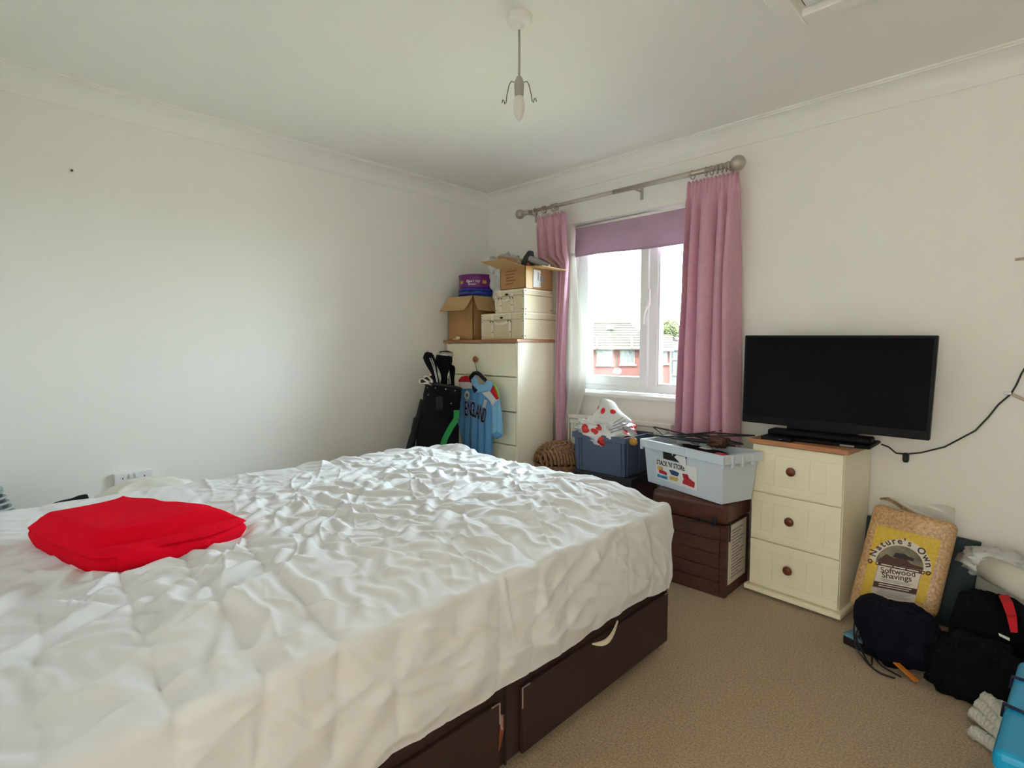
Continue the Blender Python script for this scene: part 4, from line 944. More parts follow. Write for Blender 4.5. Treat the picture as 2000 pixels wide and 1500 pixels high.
# ribbed heater cut by the left edge of the photograph
hc = Vector((0.20, -3.005, 0.421))
t = thing('fan_heater', 'pale slatted heater cut off by the far left edge behind the bed', 'heater', (hc.x, hc.y, 0))
MB().lathe([(0.120, 0.0), (0.135, 0.02), (0.140, hc.z)], 36, (hc.x, hc.y, 0)).build('body', 'slat', t, smooth=False, bevel=0.003)
for k in range(9):
    z = hc.z+0.012+k*0.0225; r_ = 0.135-0.0085*k
    MB().lathe([(r_, z), (r_+0.002, z+0.004), (r_-0.002, z+0.008), (r_-0.020, z+0.008), (r_-0.020, z)], 40, (hc.x, hc.y, 0)).build('slat', 'slat', t, smooth=False)
MB().lathe([(0.128, hc.z), (0.054, hc.z+0.205)], 30, (hc.x, hc.y, 0)).build('core', 'black', t)
MB().lathe([(0.067, hc.z+0.205), (0.062, hc.z+0.222), (0.03, hc.z+0.232), (0.001, hc.z+0.234)], 30, (hc.x, hc.y, 0)).build('cap', 'slat', t, smooth=True)

# ================================================================== storage by the window
# wicker basket
t = thing('wicker_basket', 'brown wicker basket with a domed lid between the chest and the blue crate', 'basket', (1.05, -0.36, 0))
bcx, bcy = 1.025, -0.36
def wv_(u, v):
    a = u*2*math.pi; z = 0.01+v*0.46; r = 1+0.06*v; wob = 0.006*math.sin(a*28+(math.pi if int(v*26) % 2 else 0))
    return (bcx+(0.15*r+wob)*math.cos(a), bcy+(0.145*r+wob)*math.sin(a), z+0.004*math.sin(v*26*math.pi))
MB().grid(112, 54, wv_, close_u=True).build('basket_body', 'wicker', t, smooth=True, solid=0.006)
lid = MB().lathe([(0.13, 0.47), (0.14, 0.478), (0.001, 0.50)], 24, (bcx, bcy, 0)).build('lid_inner', 'wicker', t)
ca, sa = math.cos(R(-24)), math.sin(R(-24))
for k in range(17):                                               # bundles of cane laid across the domed lid
    f = -1+2*(k+0.5)/17; half = math.sqrt(max(0.05, 1-f*f*0.9))
    pts = []
    for j in range(25):
        g = (-1+2*j/24)*half; hgt = 0.476+0.115*math.sqrt(max(0.0, 1-min(1, f*f+g*g)))+0.005*math.sin(j*math.pi*0.9+k*math.pi)
        lx, ly = g*0.165, f*0.160
        pts.append((bcx+lx*ca-ly*sa, bcy+lx*sa+ly*ca, hgt))
    MB().tube(pts, 0.0105, 6).build('lid_strand', 'wicker', t, smooth=True)
for k in range(9):
    f = -0.85+1.7*k/8; half = math.sqrt(max(0.05, 1-f*f))
    pts = []
    for j in range(21):
        g = (-1+2*j/20)*half; hgt = 0.483+0.118*math.sqrt(max(0, 1-min(1, f*f+g*g)))+0.006*math.sin(j*math.pi*0.55*2+k*math.pi)
        lx, ly = f*0.160, g*0.158; pts.append((bcx+lx*ca-ly*sa, bcy+lx*sa+ly*ca, hgt))
    MB().tube(pts, 0.007, 6).build('lid_rib', 'wicker', t, smooth=True)

# crates ------------------------------------------------------------
def crate(name, label, q, dv, m, taper=0.02, rimh=0.035, ribs=(), rim_out=0.008, wall=0.006, cat='crate'):
    """open tub: q = top front corners (left, right) and height; dv depth vector"""
    A, Bq, zt, zb = q; A, Bq = Vector(A), Vector(Bq); dv = Vector(dv); A.z = Bq.z = 0
    e = (Bq-A).normalized(); d = dv.normalized()
    t = thing(name, label, cat, (A+Bq+dv)/2+Vector((0, 0, zb)))
    def rect(ins, z): return [A+e*ins+d*ins+Vector((0, 0, z)), Bq-e*ins+d*ins+Vector((0, 0, z)), Bq+dv-e*ins-d*ins+Vector((0, 0, z)), A+dv+e*ins-d*ins+Vector((0, 0, z))]
    o0, o1 = rect(taper+rim_out, zb), rect(rim_out, zt); i1, i0 = rect(rim_out+wall, zt), rect(taper+rim_out+wall, zb+0.008)
    mb = MB(); vs = o0+o1+i1+i0; fs = [(3, 2, 1, 0), (12, 13, 14, 15)]
    for r0 in (0, 4, 8):
        for k in range(4): j = (k+1) % 4; fs.append((r0+k, r0+j, r0+4+j, r0+4+k))
    mb.add(vs, fs).build('tub_body', m, t, bevel=0.003)
    ro, ri = rect(0, zt-rimh), rect(rim_out-0.001, zt-rimh); ro2, ri2 = rect(0, zt+0.002), rect(rim_out+wall+0.001, zt+0.002)
    vs = ro+ro2+ri2+ri; fs = []
    for r0, r1 in ((0, 4), (4, 8), (8, 12), (12, 0)):
        for k in range(4): j = (k+1) % 4; fs.append((r0+k, r0+j, r1+j, r1+k))
    MB().add(vs, fs).build('rim', m, t, bevel=0.002)
    for f in ribs:
        pt = A+(Bq-A)*f
        for zz0, zz1 in ((zb+0.005, zt-rimh+0.002),):
            tpb = taper+rim_out
            MB().hexa([pt-e*0.007+d*(tpb-0.004)+Vector((0, 0, zz0)), pt+e*0.007+d*(tpb-0.004)+Vector((0, 0, zz0)), pt+e*0.007+d*(rim_out-0.006)+Vector((0, 0, zz1)), pt-e*0.007+d*(rim_out-0.006)+Vector((0, 0, zz1))], d*0.008).build('rib', m, t, bevel=0.002)
    return t, e, d
# dark box the blue crate stands on
t = thing('storage_box', 'dark storage box under the slate blue crate, seen behind the bed edge', 'box', (1.40, -0.29, 0))
box((1.20, -0.43, 0), (1.60, -0.13, 0.415)).build('body', 'brownbox', t, bevel=0.008)
box((1.195, -0.435, 0.416), (1.605, -0.125, 0.462)).build('lid', 'black', t, bevel=0.006)
cA, cB = aY(1117, 842, -0.45), aY(1221, 861, -0.45); 
tcr, e_, d_ = crate('plastic_crate', 'open slate blue plastic crate holding the poppy patterned bag', (cA, cB, 0.692, 0.463), (0.0, 0.315, 0), 'crate', taper=0.012, ribs=(0.11, 0.16, 0.90, 0.96), rimh=0.032)
for f in (0.1, 0.5, 0.9):
    p = cB+Vector((0, 0.315*f, 0)); MB().hexa([(p.x-0.006, p.y-0.006, 0.47), (p.x-0.006, p.y+0.006, 0.47), (p.x-0.002, p.y+0.006, 0.662), (p.x-0.002, p.y-0.006, 0.662)], (0.006, 0, 0)).build('rib', 'crate', tcr)
# carrier bag printed with red poppies
def spot_mat():
    m = bpy.data.materials.new('poppy_bag'); m.use_nodes = True; nt = m.node_tree; b = nt.nodes['Principled BSDF']
    b.inputs['Roughness'].default_value = 0.22
    tc = nt.nodes.new('ShaderNodeTexCoord'); vo = nt.nodes.new('ShaderNodeTexVoronoi'); vo.inputs['Scale'].default_value = 11.5; vo.inputs['Randomness'].default_value = 0.75
    nt.links.new(tc.outputs['Object'], vo.inputs['Vector'])
    rp_ = nt.nodes.new('ShaderNodeValToRGB'); rp_.color_ramp.elements[0].position = 0.0; rp_.color_ramp.elements[0].color = col(226, 95, 70)
    e1 = rp_.color_ramp.elements.new(0.26); e1.color = col(205, 35, 35); e2 = rp_.color_ramp.elements.new(0.33); e2.color = col(214, 50, 48)
    e3 = rp_.color_ramp.elements.new(0.36); e3.color = (0.72, 0.71, 0.70, 1)
    rp_.color_ramp.elements[-1].position = 1.0; rp_.color_ramp.elements[-1].color = (0.72, 0.71, 0.70, 1)
    nt.links.new(vo.outputs['Distance'], rp_.inputs['Fac']); nt.links.new(rp_.outputs['Color'], b.inputs['Base Color']); return m
M['poppy'] = spot_mat()
o = blob('poppy_bag', (1.355, -0.335, 0.700), (0.185, 0.125, 0.088), 'poppy', amp=0.20, freq=1.9, seed=6, e=2.4, nu=80, nv=50, fold=0.14, zmin=0.60)
tag(o, 'crumpled white carrier bag printed with red poppies in the blue crate', 'bag')
def peak(u, v):
    a = aY(1150, 822, -0.42)+(aY(1240, 826, -0.40)-aY(1150, 822, -0.42))*u; tp_ = aY(1178+30*u, 777+26*u*u, -0.33)
    p = a.lerp(tp_, v); p.y += 0.02*math.sin(u*6+v*4)*v; return p
MB().grid(16, 12, peak).build('bag_handle_flap', 'poppy', o, smooth=True, solid=0.003)
for k in range(4):
    pa = aY(1192+k*2, 846-k*6.0, -0.478+0.012*k); pb = aY(1232-k*5, 834-k*6.0, -0.478+0.012*k)
    MB().hexa([pa, pb, pb+Vector((0, 0.002, 0.006)), pa+Vector((0, 0.002, 0.006))], (0, 0.001, 0)).build('print_line', 'print_grey', o)
c = aY(1238, 850, -0.44); ob = blob('yellow_packet', (c.x-0.03, -0.395, 0.672), (0.022, 0.018, 0.022), 'gold', amp=0.2, seed=9, nu=20, nv=12, zmin=0.60); tag(ob, 'small yellow packet in the right corner of the blue crate', 'packet')

# brown storage box under the grey tub -------------------------------
t = thing('storage_box', 'dark brown banded storage box standing on the carpet under the grey tub', 'box', (1.99, -0.39, 0))
x0, x1, y0, y1 = 1.80, 2.19, -0.54, -0.245
box((x0+0.004, y0+0.006, 0.0), (x1-0.004, y1, 0.352)).build('body', 'brownbox', t, bevel=0.004)
for k in range(5):
    box((x0+0.002, y0, 0.004+k*0.069), (x1-0.030, y0+0.008, 0.004+k*0.069+0.066)).build('band', 'brownbox', t, bevel=0.003)
    box((x1-0.028, y0, 0.004+k*0.069), (x1, y0+0.03, 0.004+k*0.069+0.066)).build('corner_band', 'brownbox', t, bevel=0.003)
box((x0-0.006, y0-0.008, 0.354), (x1+0.006, y1+0.004, 0.470)).build('lid', 'brownlid', t, bevel=0.028, seg=4)
lb = box((x1-0.004, -0.50, 0.055), (x1-0.0028, -0.285, 0.345)).build('side_label', 'labelpaper', t)
for k in range(16): box((x1-0.0029, -0.47+0.006*(k % 3), 0.080+k*0.0155), (x1-0.0022, -0.315-0.02*((k*7) % 4), 0.086+k*0.0155)).build('label_print', 'print_grey', lb)
MB().tube([(2.03, y0-0.009, 0.345), (2.06, y0-0.013, 0.372), (2.145, y0-0.014, 0.362)], 0.004, 6).build('elastic_strap', 'black', t)
box((2.125, y0-0.017, 0.350), (2.145, y0-0.006, 0.392)).build('clip', 'black', t, bevel=0.003)
box((x1-0.004, -0.500, 0.27), (x1+0.003, -0.492, 0.40)).build('strap', 'black', t, bevel=0.001)
# light grey tub
zt, zb = 0.705, 0.472
gA, gB = aZ(1250, 857, zt), aZ(1413, 893, zt); bk = aZ(1463, 868, zt)
dv = bk-gB; dv = Vector((dv.x, dv.y, 0)); ee = (gB-gA).normalized(); dv = Vector((-ee.y, ee.x, 0))*0.27
M['greytub'] = M['greybox']
tg, e_, d_ = crate('storage_tub', 'light grey plastic storage tub full of hangers on the brown box', (gA, gB, zt, zb), dv, 'greybox', taper=0.018, rimh=0.040, rim_out=0.014, cat='tub')
W = (gB-gA).length
def G(f, z, out=0.0):
    tt_ = (zt-z)/(zt-zb); return gA*1.0+ee*(W*f)+d_*(0.014+0.018*tt_-out)+Vector((0, 0, z-gA.z))
for f in (0.015, 0.985):
    MB().hexa([G(f-0.015, zt-0.055, 0.016), G(f+0.015, zt-0.055, 0.016), G(f+0.015, zt-0.004, 0.016), G(f-0.015, zt-0.004, 0.016)], d_*0.012).build('corner_block', 'greybox', tg, bevel=0.002)
# hand hole with what shows through it
MB().hexa([G(0.285, zt-0.082, 0.0008), G(0.575, zt-0.082, 0.0008), G(0.575, zt-0.042, 0.0008), G(0.285, zt-0.042, 0.0008)], -d_*0.0006).build('hand_hole', 'seam', tg)
MB().prism([G(a, b, 0.0018) for a, b in ((0.43, zt-0.058), (0.46, zt-0.046), (0.56, zt-0.046), (0.572, zt-0.055), (0.572, zt-0.100), (0.53, zt-0.096), (0.48, zt-0.076))], -d_*0.001).build('paper_corner', 'paper', tg)
for f in (0.28, 0.43, 0.58): MB().hexa([G(f-0.004, zt-0.05, 0.0165), G(f+0.004, zt-0.05, 0.0165), G(f+0.004, zt-0.002, 0.0165), G(f-0.004, zt-0.002, 0.0165)], d_*0.004).build('rim_tab', 'greybox', tg)
for f in (0.25, 0.5, 0.75):
    p = gB+dv*f; MB().box((p.x-0.006, p.y-0.012, zt-0.055), (p.x+0.003, p.y+0.012, zt-0.002)).build('rim_tab', 'greybox', tg)
lb = MB().hexa([G(0.185, zb+0.036, 0.0012), G(0.690, zb+0.030, 0.0012), G(0.690, zt-0.086, 0.0012), G(0.185, zt-0.092, 0.0012)], -d_*0.0006).build('tub_label', 'paper', tg)
upv = (G(0.3, zt-0.1)-G(0.3, zb)).normalized(); exl = (G(0.69, zt-0.086)-G(0.185, zt-0.090)).normalized()
text_mesh("STACK 'N' STORE", 0.036, G(0.196, zt-0.120, 0.0024), exl, upv, 'print_black', 'label_lettering', lb, bold=0.0008, depth=0.0003, squeeze=0.715)
def lrect(f0, f1, z0_, z1_, m, nm='label_picture', sl=0.0):
    MB().hexa([G(f0, z0_, 0.0024), G(f1, z0_+sl, 0.0024), G(f1, z1_+sl, 0.0024), G(f0, z1_, 0.0024)], -d_*0.0003).build(nm, m, lb)
M['pic_red'] = mat('picture_red', col(190, 40, 50), 0.5, var=0.3, vscale=60); M['pic_yel'] = mat('picture_yellow', col(205, 170, 80), 0.5, var=0.3, vscale=60)
M['pic_blue'] = mat('picture_blue', col(50, 80, 120), 0.5, var=0.3, vscale=60); M['pic_cyan'] = mat('picture_cyan', col(70, 170, 215), 0.5)
def lpoly(pts, m): MB().prism([G(a, zb+0.012+b*0.58, 0.0024) for a, b in pts], -d_*0.0003).build('label_picture', m, lb)
lpoly([(0.205, 0.128), (0.275, 0.128), (0.278, 0.158), (0.205, 0.160)], 'pic_yel')
lpoly([(0.225, 0.098), (0.325, 0.092), (0.330, 0.118), (0.285, 0.128), (0.222, 0.126)], 'pic_red')
lpoly([(0.385, 0.112), (0.46, 0.110), (0.485, 0.145), (0.42, 0.156), (0.355, 0.150)], 'pic_blue')
lpoly([(0.36, 0.066), (0.44, 0.062), (0.475, 0.085), (0.455, 0.100), (0.36, 0.096)], 'pic_yel')
lpoly([(0.52, 0.062), (0.655, 0.052), (0.665, 0.100), (0.60, 0.125), (0.585, 0.155), (0.52, 0.150), (0.535, 0.100), (0.52, 0.085)], 'pic_red')
lrect(0.196, 0.335, zb+0.043, zb+0.061, 'pic_cyan')
text_mesh('D', 0.016, G(0.212, zb+0.047, 0.0034), exl, upv, 'navy', 'label_lettering', lb, depth=0.0002)
lrect(0.243, 0.318, zb+0.048, zb+0.054, 'navy', 'label_smudge')
# clothes in the tub
o = blob('dark_clothes', (gA+gB+dv)/2-Vector((0, 0, 0))+Vector((0, 0, zt-0.075-gA.z+zt-zt)), (W*0.36, 0.085, 0.050), 'blackcloth', amp=0.08, seed=15, e=3.5, fold=0.06, nu=50, nv=20)
o.location.z = zt-0.065; o.rotation_euler.z = math.atan2(ee.y, ee.x); tag(o, 'pile of dark clothes filling the grey tub', 'clothes')
for k, (a, b, m) in enumerate(((0.30, 0.35, 'greytube'), (0.55, 0.6, 'polybag'), (0.82, 0.35, 'pic_red'))):
    p = gA+ee*(W*a)+dv*b; ob = blob('folded_item', (p.x, p.y, zt-0.022), (0.035, 0.028, 0.014), m, amp=0.3, seed=20+k, nu=20, nv=12)
    tag(ob, ('grey scrap of cloth under the hangers in the grey tub', 'white scrap of plastic in the middle of the grey tub', 'red scrap of cloth at the right end of the grey tub')[k], 'cloth')
p = gA+ee*(W*0.62)+dv*0.75; ob = blob('brown_pouch', (p.x, p.y, zt+0.020), (0.055, 0.035, 0.028), 'brownlid', amp=0.25, seed=31, fold=0.2); tag(ob, 'shiny brown pouch among the black hangers on the grey tub', 'pouch')
# black hangers heaped on the tub
def hanger(label, A, B_, C__, hookdir, r=0.0042):
    A, B_, C__ = Vector(A), Vector(B_), Vector(C__)
    t = thing('clothes_hanger', label, 'hanger', (A+B_)/2, 'black hangers on the grey tub')
    pts = []
    cor = [A, B_, C__]
    for k in range(3):
        p, q_, n_ = cor[k-1], cor[k], cor[(k+1) % 3]
        pts += [q_+(p-q_).normalized()*0.025, q_+((p-q_).normalized()+(n_-q_).normalized())*0.006, q_+(n_-q_).normalized()*0.025]
    MB().tube(pts, r, 8, closed=True).build('hanger_frame', 'black', t, smooth=True)
    hd = Vector(hookdir); sd = (B_-A).normalized()
    MB().tube([C__, C__+hd*0.03, C__+hd*0.05+sd*0.012, C__+hd*0.065+sd*0.030, C__+hd*0.055+sd*0.048, C__+hd*0.035+sd*0.05], 0.0026, 6).build('hanger_hook', 'wire', t, smooth=True)
zz = zt+0.010
def HZ(a, b, z): return aZ(a, b, z)
hanger('black hanger with a looped end sticking up at the left of the tub', HZ(1274, 833, zz+0.030), HZ(1400, 862, zz+0.008), HZ(1300, 852, zz+0.005), (0.5, -0.5, 0))
hanger('black hanger lying lowest across the tub, parallel to its front rim', HZ(1258, 847, zz), HZ(1440, 872, zz), HZ(1350, 862, zz), (0.3, -0.9, 0.0))
hanger('black hanger reaching furthest right towards the oak topped drawers', HZ(1290, 852, zz+0.014), HZ(1478, 851, zz+0.036), HZ(1385, 845, zz+0.020), (0.2, 0.9, 0.1))
hanger('black hanger lying askew along the right end of the tub', HZ(1310, 856, zz+0.02), HZ(1455, 868, zz+0.012), HZ(1372, 848, zz+0.024), (0.6, 0.6, 0.1))
# ================================================================== oak-topped drawers and television
oF, oR_ = aZ(1452, 1152, 0), aZ(1641, 1218, 0)
ed = (oR_-oF).normalized(); nd = Vector((-ed.y, ed.x, 0)); Wd = (oR_-oF).length; DD = 0.365
def LD(a, b, z): return oF+ed*a+nd*b+Vector((0, 0, z))
def lbox(a0, a1, b0, b1, z0, z1): return MB().hexa([LD(a0, b0, z0), LD(a1, b0, z0), LD(a1, b0, z1), LD(a0, b0, z1)], nd*(b1-b0))
t = thing('bedside_cabinet', 'three drawer cream cabinet with oak top standing under the television', 'drawers', LD(Wd/2, DD/2, 0))
zTop = 0.742
lbox(0.018, Wd-0.018, 0.034, DD, 0.03, zTop).build('carcass', 'cream', t, bevel=0.002)
lbox(0.0, Wd, 0.0, DD, 0.012, 0.036).build('plinth', 'cream', t, bevel=0.005)
for a in (0.03, Wd-0.06):
    for b in (0.03, DD-0.06): lbox(a, a+0.03, b, b+0.03, 0.0, 0.012).build('foot', 'black', t)
lbox(0.004, Wd+0.006, -0.002, DD+0.004, zTop, zTop+0.022).build('top', 'oak', t, bevel=0.003)
sm_ = [zTop-0.003, 0.505, 0.270, 0.040]
for k in range(3):
    zb, zt = sm_[k+1]+0.003, sm_[k]-0.003
    d = lbox(0.020, Wd-0.020, 0.020, 0.033, zb, zt).build('drawer', 'cream', t, bevel=0.002)
    a0, a1 = 0.020, Wd-0.020; w_ = a1-a0; g = 0.0011; m_ = 0.042
    xs_ = [a0, a0+w_*0.13, a0+w_*0.27, a0+w_*0.665, a0+w_*0.84, a1]
    rects = [(a0, a1, zt-m_, zt), (a0, a1, zb, zb+m_), (xs_[0], xs_[1], zb+m_, zt-m_), (xs_[4], xs_[5], zb+m_, zt-m_),
             (xs_[1], xs_[2], zb+m_, zt-m_), (xs_[2], xs_[3], zb+m_, zt-m_), (xs_[3], xs_[4], zb+m_, zt-m_)]
    for (p0, p1, q0, q1) in rects: lbox(p0+g*(p0 > a0), p1-g*(p1 < a1), 0.0182, 0.0205, q0+g*(q0 > zb), q1-g*(q1 < zt)).build('panel', 'cream', d, bevel=0.0008)
    kc = LD(Wd*0.475, 0.0182, (zb+zt)/2+0.008)
    kb = MB().lathe([(0.009, 0), (0.008, -0.012), (0.019, -0.017), (0.021, -0.022), (0.018, -0.029), (0.005, -0.032)], 24, (0, 0, 0), 'Y').build('knob', 'knob', d, smooth=True)
    kb.matrix_parent_inverse = Matrix.Identity(4) @ Matrix.Translation(kc) @ Matrix.Rotation(math.atan2(ed.y, ed.x), 4, 'Z')
TT = zTop+0.0225
# television
Q = [aY(1449, 823, -0.215), aY(1815, 861, -0.215), aY(1833, 655, -0.19), aY(1455, 655, -0.19)]
t = thing('television', 'black flat screen television on the oak topped drawers', 'television', (2.5, -0.2, TT))
MB().hexa(Q, (0, 0.035, 0)).build('casing', 'tvblack', t, bevel=0.004)
ex1 = (Q[1]-Q[0]); ez1 = (Q[3]-Q[0]); ctr = sum(Q, Vector())/4
def TVp(u, v): return (Q[0]*(1-u)+Q[1]*u)*(1-v)+(Q[3]*(1-u)+Q[2]*u)*v
nn_ = (Q[1]-Q[0]).cross(Q[3]-Q[0]).normalized()
MB().hexa([TVp(0.016, 0.085)+nn_*0.0006, TVp(0.984, 0.085)+nn_*0.0006, TVp(0.984, 0.972)+nn_*0.0006, TVp(0.016, 0.972)+nn_*0.0006], -nn_*0.002).build('screen', 'screen', t)
box((2.30, -0.185, 0.84), (2.72, -0.145, 1.10)).build('rear_housing', 'tvblack', t, bevel=0.02)
b1q = [aZ(1500, 856, TT), aZ(1752, 886, TT)]
box((2.265, -0.335, TT), (2.715, -0.115, TT+0.014)).build('stand_base', 'tvblack', t, bevel=0.006)
box((2.275, -0.285, TT+0.014), (2.705, -0.190, TT+0.040)).build('stand_step', 'tvblack', t, bevel=0.008)
box((2.34, -0.215, TT+0.040), (2.64, -0.180, 0.86)).build('stand_neck', 'tvblack', t, bevel=0.004)
box((2.60, -0.3365, TT+0.003), (2.655, -0.335, TT+0.011)).build('stand_badge', 'greytube', t)
t = thing('media_box', 'small black media box in front of the television stand', 'media box', (2.34, -0.36, TT))
MB().hexa([LD(0.055, 0.015, TT), LD(0.195, 0.015, TT), LD(0.195, 0.015, TT+0.016), LD(0.055, 0.015, TT+0.016)], nd*0.05).build('casing', 'tvblack', t, bevel=0.003)
lbp = MB().hexa([LD(0.14, 0.0145, TT+0.006), LD(0.155, 0.0145, TT+0.011), LD(0.155, 0.0145, TT+0.012), LD(0.14, 0.0145, TT+0.007)], -nd*0.0004).build('logo_mark', 'paper', t)
# power cable along the wall
P = [(1722, 868, -0.10), (1735, 880, -0.06), (1750, 885, -0.025)]+[(a, b, -0.012) for a, b in ((1768, 887), (1800, 884), (1845, 873), (1875, 857), (1905, 841), (1930, 815), (1950, 790), (1974, 770), (1985, 752), (1995, 730), (2010, 705))]
P = [aY(*p) for p in P]; P[1].z = max(P[1].z, TT-0.02)
t = thing('power_cable', 'thin black power cable looping along the wall right of the television', 'cable', P[5])
MB().tube(P, 0.0036, 8).build('cord', 'black', t, smooth=True)
c = aY(1769, 894, -0.02); MB().lathe([(0.009, 0.022), (0.013, 0.014), (0.013, -0.012), (0.009, -0.022)], 14, (c.x, -0.0175, c.z)).build('inline_switch', 'black', t, bevel=0.002)
c = aY(1968, 768, -0.01)
t = thing('cable_clip', 'white cable clip with a beige strap on the wall at the right edge', 'clip', (c.x, 0, c.z))
box((c.x-0.012, -0.02, c.z-0.006), (c.x+0.012, 0.0, c.z+0.006)).build('clip_body', 'plug_white', t, bevel=0.003)
a, b = aY(1976, 770, -0.012), aY(2012, 786, -0.012)
MB().hexa([a-Vector((0, 0, 0.007)), b-Vector((0, 0, 0.007)), b+Vector((0, 0, 0.007)), a+Vector((0, 0, 0.007))], (0, 0.008, 0)).build('strap', 'beige', t, bevel=0.002)

# ================================================================== heap in the right corner
P = [aY(1664, 1178, -0.13), aY(1893, 1188, -0.13), aY(1917, 1062, -0.055), aY(1690, 1008, -0.055)]
P[0].z = P[1].z = 0.002
o = MB().hexa(P, (0, 0.03, 0)).build('dark_board', 'teal', bevel=0.004, origin=P[0]); tag(o, 'dark teal board leaning on the wall behind the shavings bale', 'board')
# magazine box under the bale
t = thing('magazine_box', 'flat black box with a blue and white magazine cover on the carpet', 'box', (2.74, -0.44, 0))
a, b = aZ(1646, 1256, 0.0), aZ(1735, 1300, 0.0); e2 = (b-a).normalized(); n2 = Vector((-e2.y, e2.x, 0))
MB().hexa([a, b, b+Vector((0, 0, 0.034)), a+Vector((0, 0, 0.034))], n2*0.20).build('box_base', 'black', t, bevel=0.003)
MB().hexa([a+Vector((0, 0, 0.0345)), b+Vector((0, 0, 0.0345)), b+Vector((0, 0, 0.045)), a+Vector((0, 0, 0.045))], n2*0.19).build('magazine', 'magblue', t, bevel=0.001)
# bale of softwood shavings
QB = [aY(1655, 1180, -0.385), aY(1829, 1211, -0.36), aY(1873, 1024, -0.225), aY(1707, 982, -0.25)]
t = thing('shavings_bale', 'plastic wrapped bale of softwood shavings with a yellow printed front', 'bale', QB[0])
nb = (QB[1]-QB[0]).cross(QB[3]-QB[0]).normalized()
_rr = Vector(ray(1873, 1024)); _cc = Vector(CAM); QB[2] = _cc+_rr*((QB[0]-_cc).dot(nb)/_rr.dot(nb))
def BP(u, v, off=0.0): return (QB[0]*(1-u)+QB[1]*u)*(1-v)+(QB[3]*(1-u)+QB[2]*u)*v+nb*off
dvv = -nb*0.115; 
o = MB().hexa(QB, dvv).build('bale_body', 'shav', t, bevel=0.026, seg=5)
for p in o.data.polygons: p.use_smooth = False
def bgrid(u0, u1, v0, v1, off, n=2): return MB().grid(n, n, lambda a, b: BP(u0+(u1-u0)*a, v0+(v1-v0)*b, off))
MB().hexa([BP(0.12, 0.10, 0.0012), BP(0.84, 0.14, 0.0012), BP(0.86, 0.80, 0.0012), BP(0.10, 0.80, 0.0012)], -nb*0.002).build('yellow_panel', 'yellow', t)
s = MB(); n = 24; uc, vc, ru, rv = 0.475, 0.455, 0.355, 0.265
lp = MB().prism([BP(uc+ru*math.cos(math.pi*k/n), vc+rv*math.sin(math.pi*k/n), 0.0018) for k in range(n+1)], nb*0.0004).build('label_arch', 'labelpaper', t)
lt = MB().hexa([BP(0.235, 0.12, 0.0018), BP(0.735, 0.12, 0.0018), BP(0.735, 0.47, 0.0018), BP(0.235, 0.47, 0.0018)], nb*0.0004).build('label_panel', 'labelpaper', t)
MB().prism([BP(uc-0.005+0.275*math.cos(math.pi*k/n), vc+0.005+0.195*math.sin(math.pi*k/n), 0.0024) for k in range(n+1)], nb*0.0003).build('label_picture', 'labelpic', t)
MB().prism([BP(a, b, 0.0028) for a, b in ((0.21, 0.46), (0.30, 0.545), (0.40, 0.52), (0.50, 0.555), (0.60, 0.50), (0.74, 0.49), (0.74, 0.46))], nb*0.0002).build('picture_hill', 'print_brown', t)
MB().prism([BP(a, b, 0.0030) for a, b in ((0.38, 0.53), (0.40, 0.575), (0.50, 0.585), (0.56, 0.565), (0.62, 0.56), (0.62, 0.53))], nb*0.0002).build('picture_cart', 'print_black', t)
def lab(u0, u1, v0, v1, m, nm, off=0.0024): MB().hexa([BP(u0, v0, off), BP(u1, v0, off), BP(u1, v1, off), BP(u0, v1, off)], nb*0.0003).build(nm, m, t)
lab(0.205, 0.765, 0.423, 0.458, 'print_brown', 'label_band')
for u in (0.222, 0.748): MB().prism([BP(u+0.010*math.cos(a), 0.4405+0.009*math.sin(a), 0.0029) for a in [math.pi*k/4 for k in range(8)]], nb*0.0002).build('band_dot', 'labelpaper', t)
for k in range(3): lab(0.27+0.15*k, 0.40+0.15*k, 0.434, 0.445, 'labelpaper', 'band_lettering', 0.0029)
for u0, u1, v0, v1 in ((0.237, 0.241, 0.21, 0.42), (0.729, 0.733, 0.21, 0.42), (0.237, 0.733, 0.205, 0.208)): lab(u0, u1, v0, v1, 'print_brown', 'label_rule')
lab(0.237, 0.733, 0.212, 0.268, 'print_brown', 'label_band')
for k in range(2): lab(0.30, 0.67-0.02*k, 0.248-k*0.020, 0.256-k*0.020, 'labelpaper', 'band_lettering', 0.0029)
for k in range(5): lab(0.29+0.02*(k % 2), 0.68-0.03*(k % 3), 0.188-k*0.0125, 0.193-k*0.0125, 'print_grey', 'small_print')
for k in range(2): lab(0.30+0.02*k, 0.67-0.02*k, 0.297-k*0.014, 0.303-k*0.014, 'print_grey', 'small_print')
eu, ev = (QB[1]-QB[0]).normalized(), (QB[3]-QB[0]); ev = (ev-eu*ev.dot(eu)).normalized()
text_mesh('Softwood', 0.031, BP(0.485, 0.372, 0.0026), eu, ev, 'print_brown', 'label_lettering', t, bold=0.0005, align='CENTER', depth=0.0002, squeeze=1.0)
text_mesh('Shavings', 0.031, BP(0.485, 0.322, 0.0026), eu, ev, 'print_brown', 'label_lettering', t, bold=0.0005, align='CENTER', depth=0.0002, squeeze=1.0)
wB, hB = (QB[1]-QB[0]).length, (QB[3]-QB[0]).length
title = "Nature's Own"; adv = {'t': 0.62, "'": 0.45, ' ': 0.75, 'r': 0.72, 'e': 0.95, 'w': 1.25, 'O': 1.35, 'N': 1.25, 's': 0.9}
tot = sum(adv.get(ch_, 1.0) for ch_ in title); acc = 0
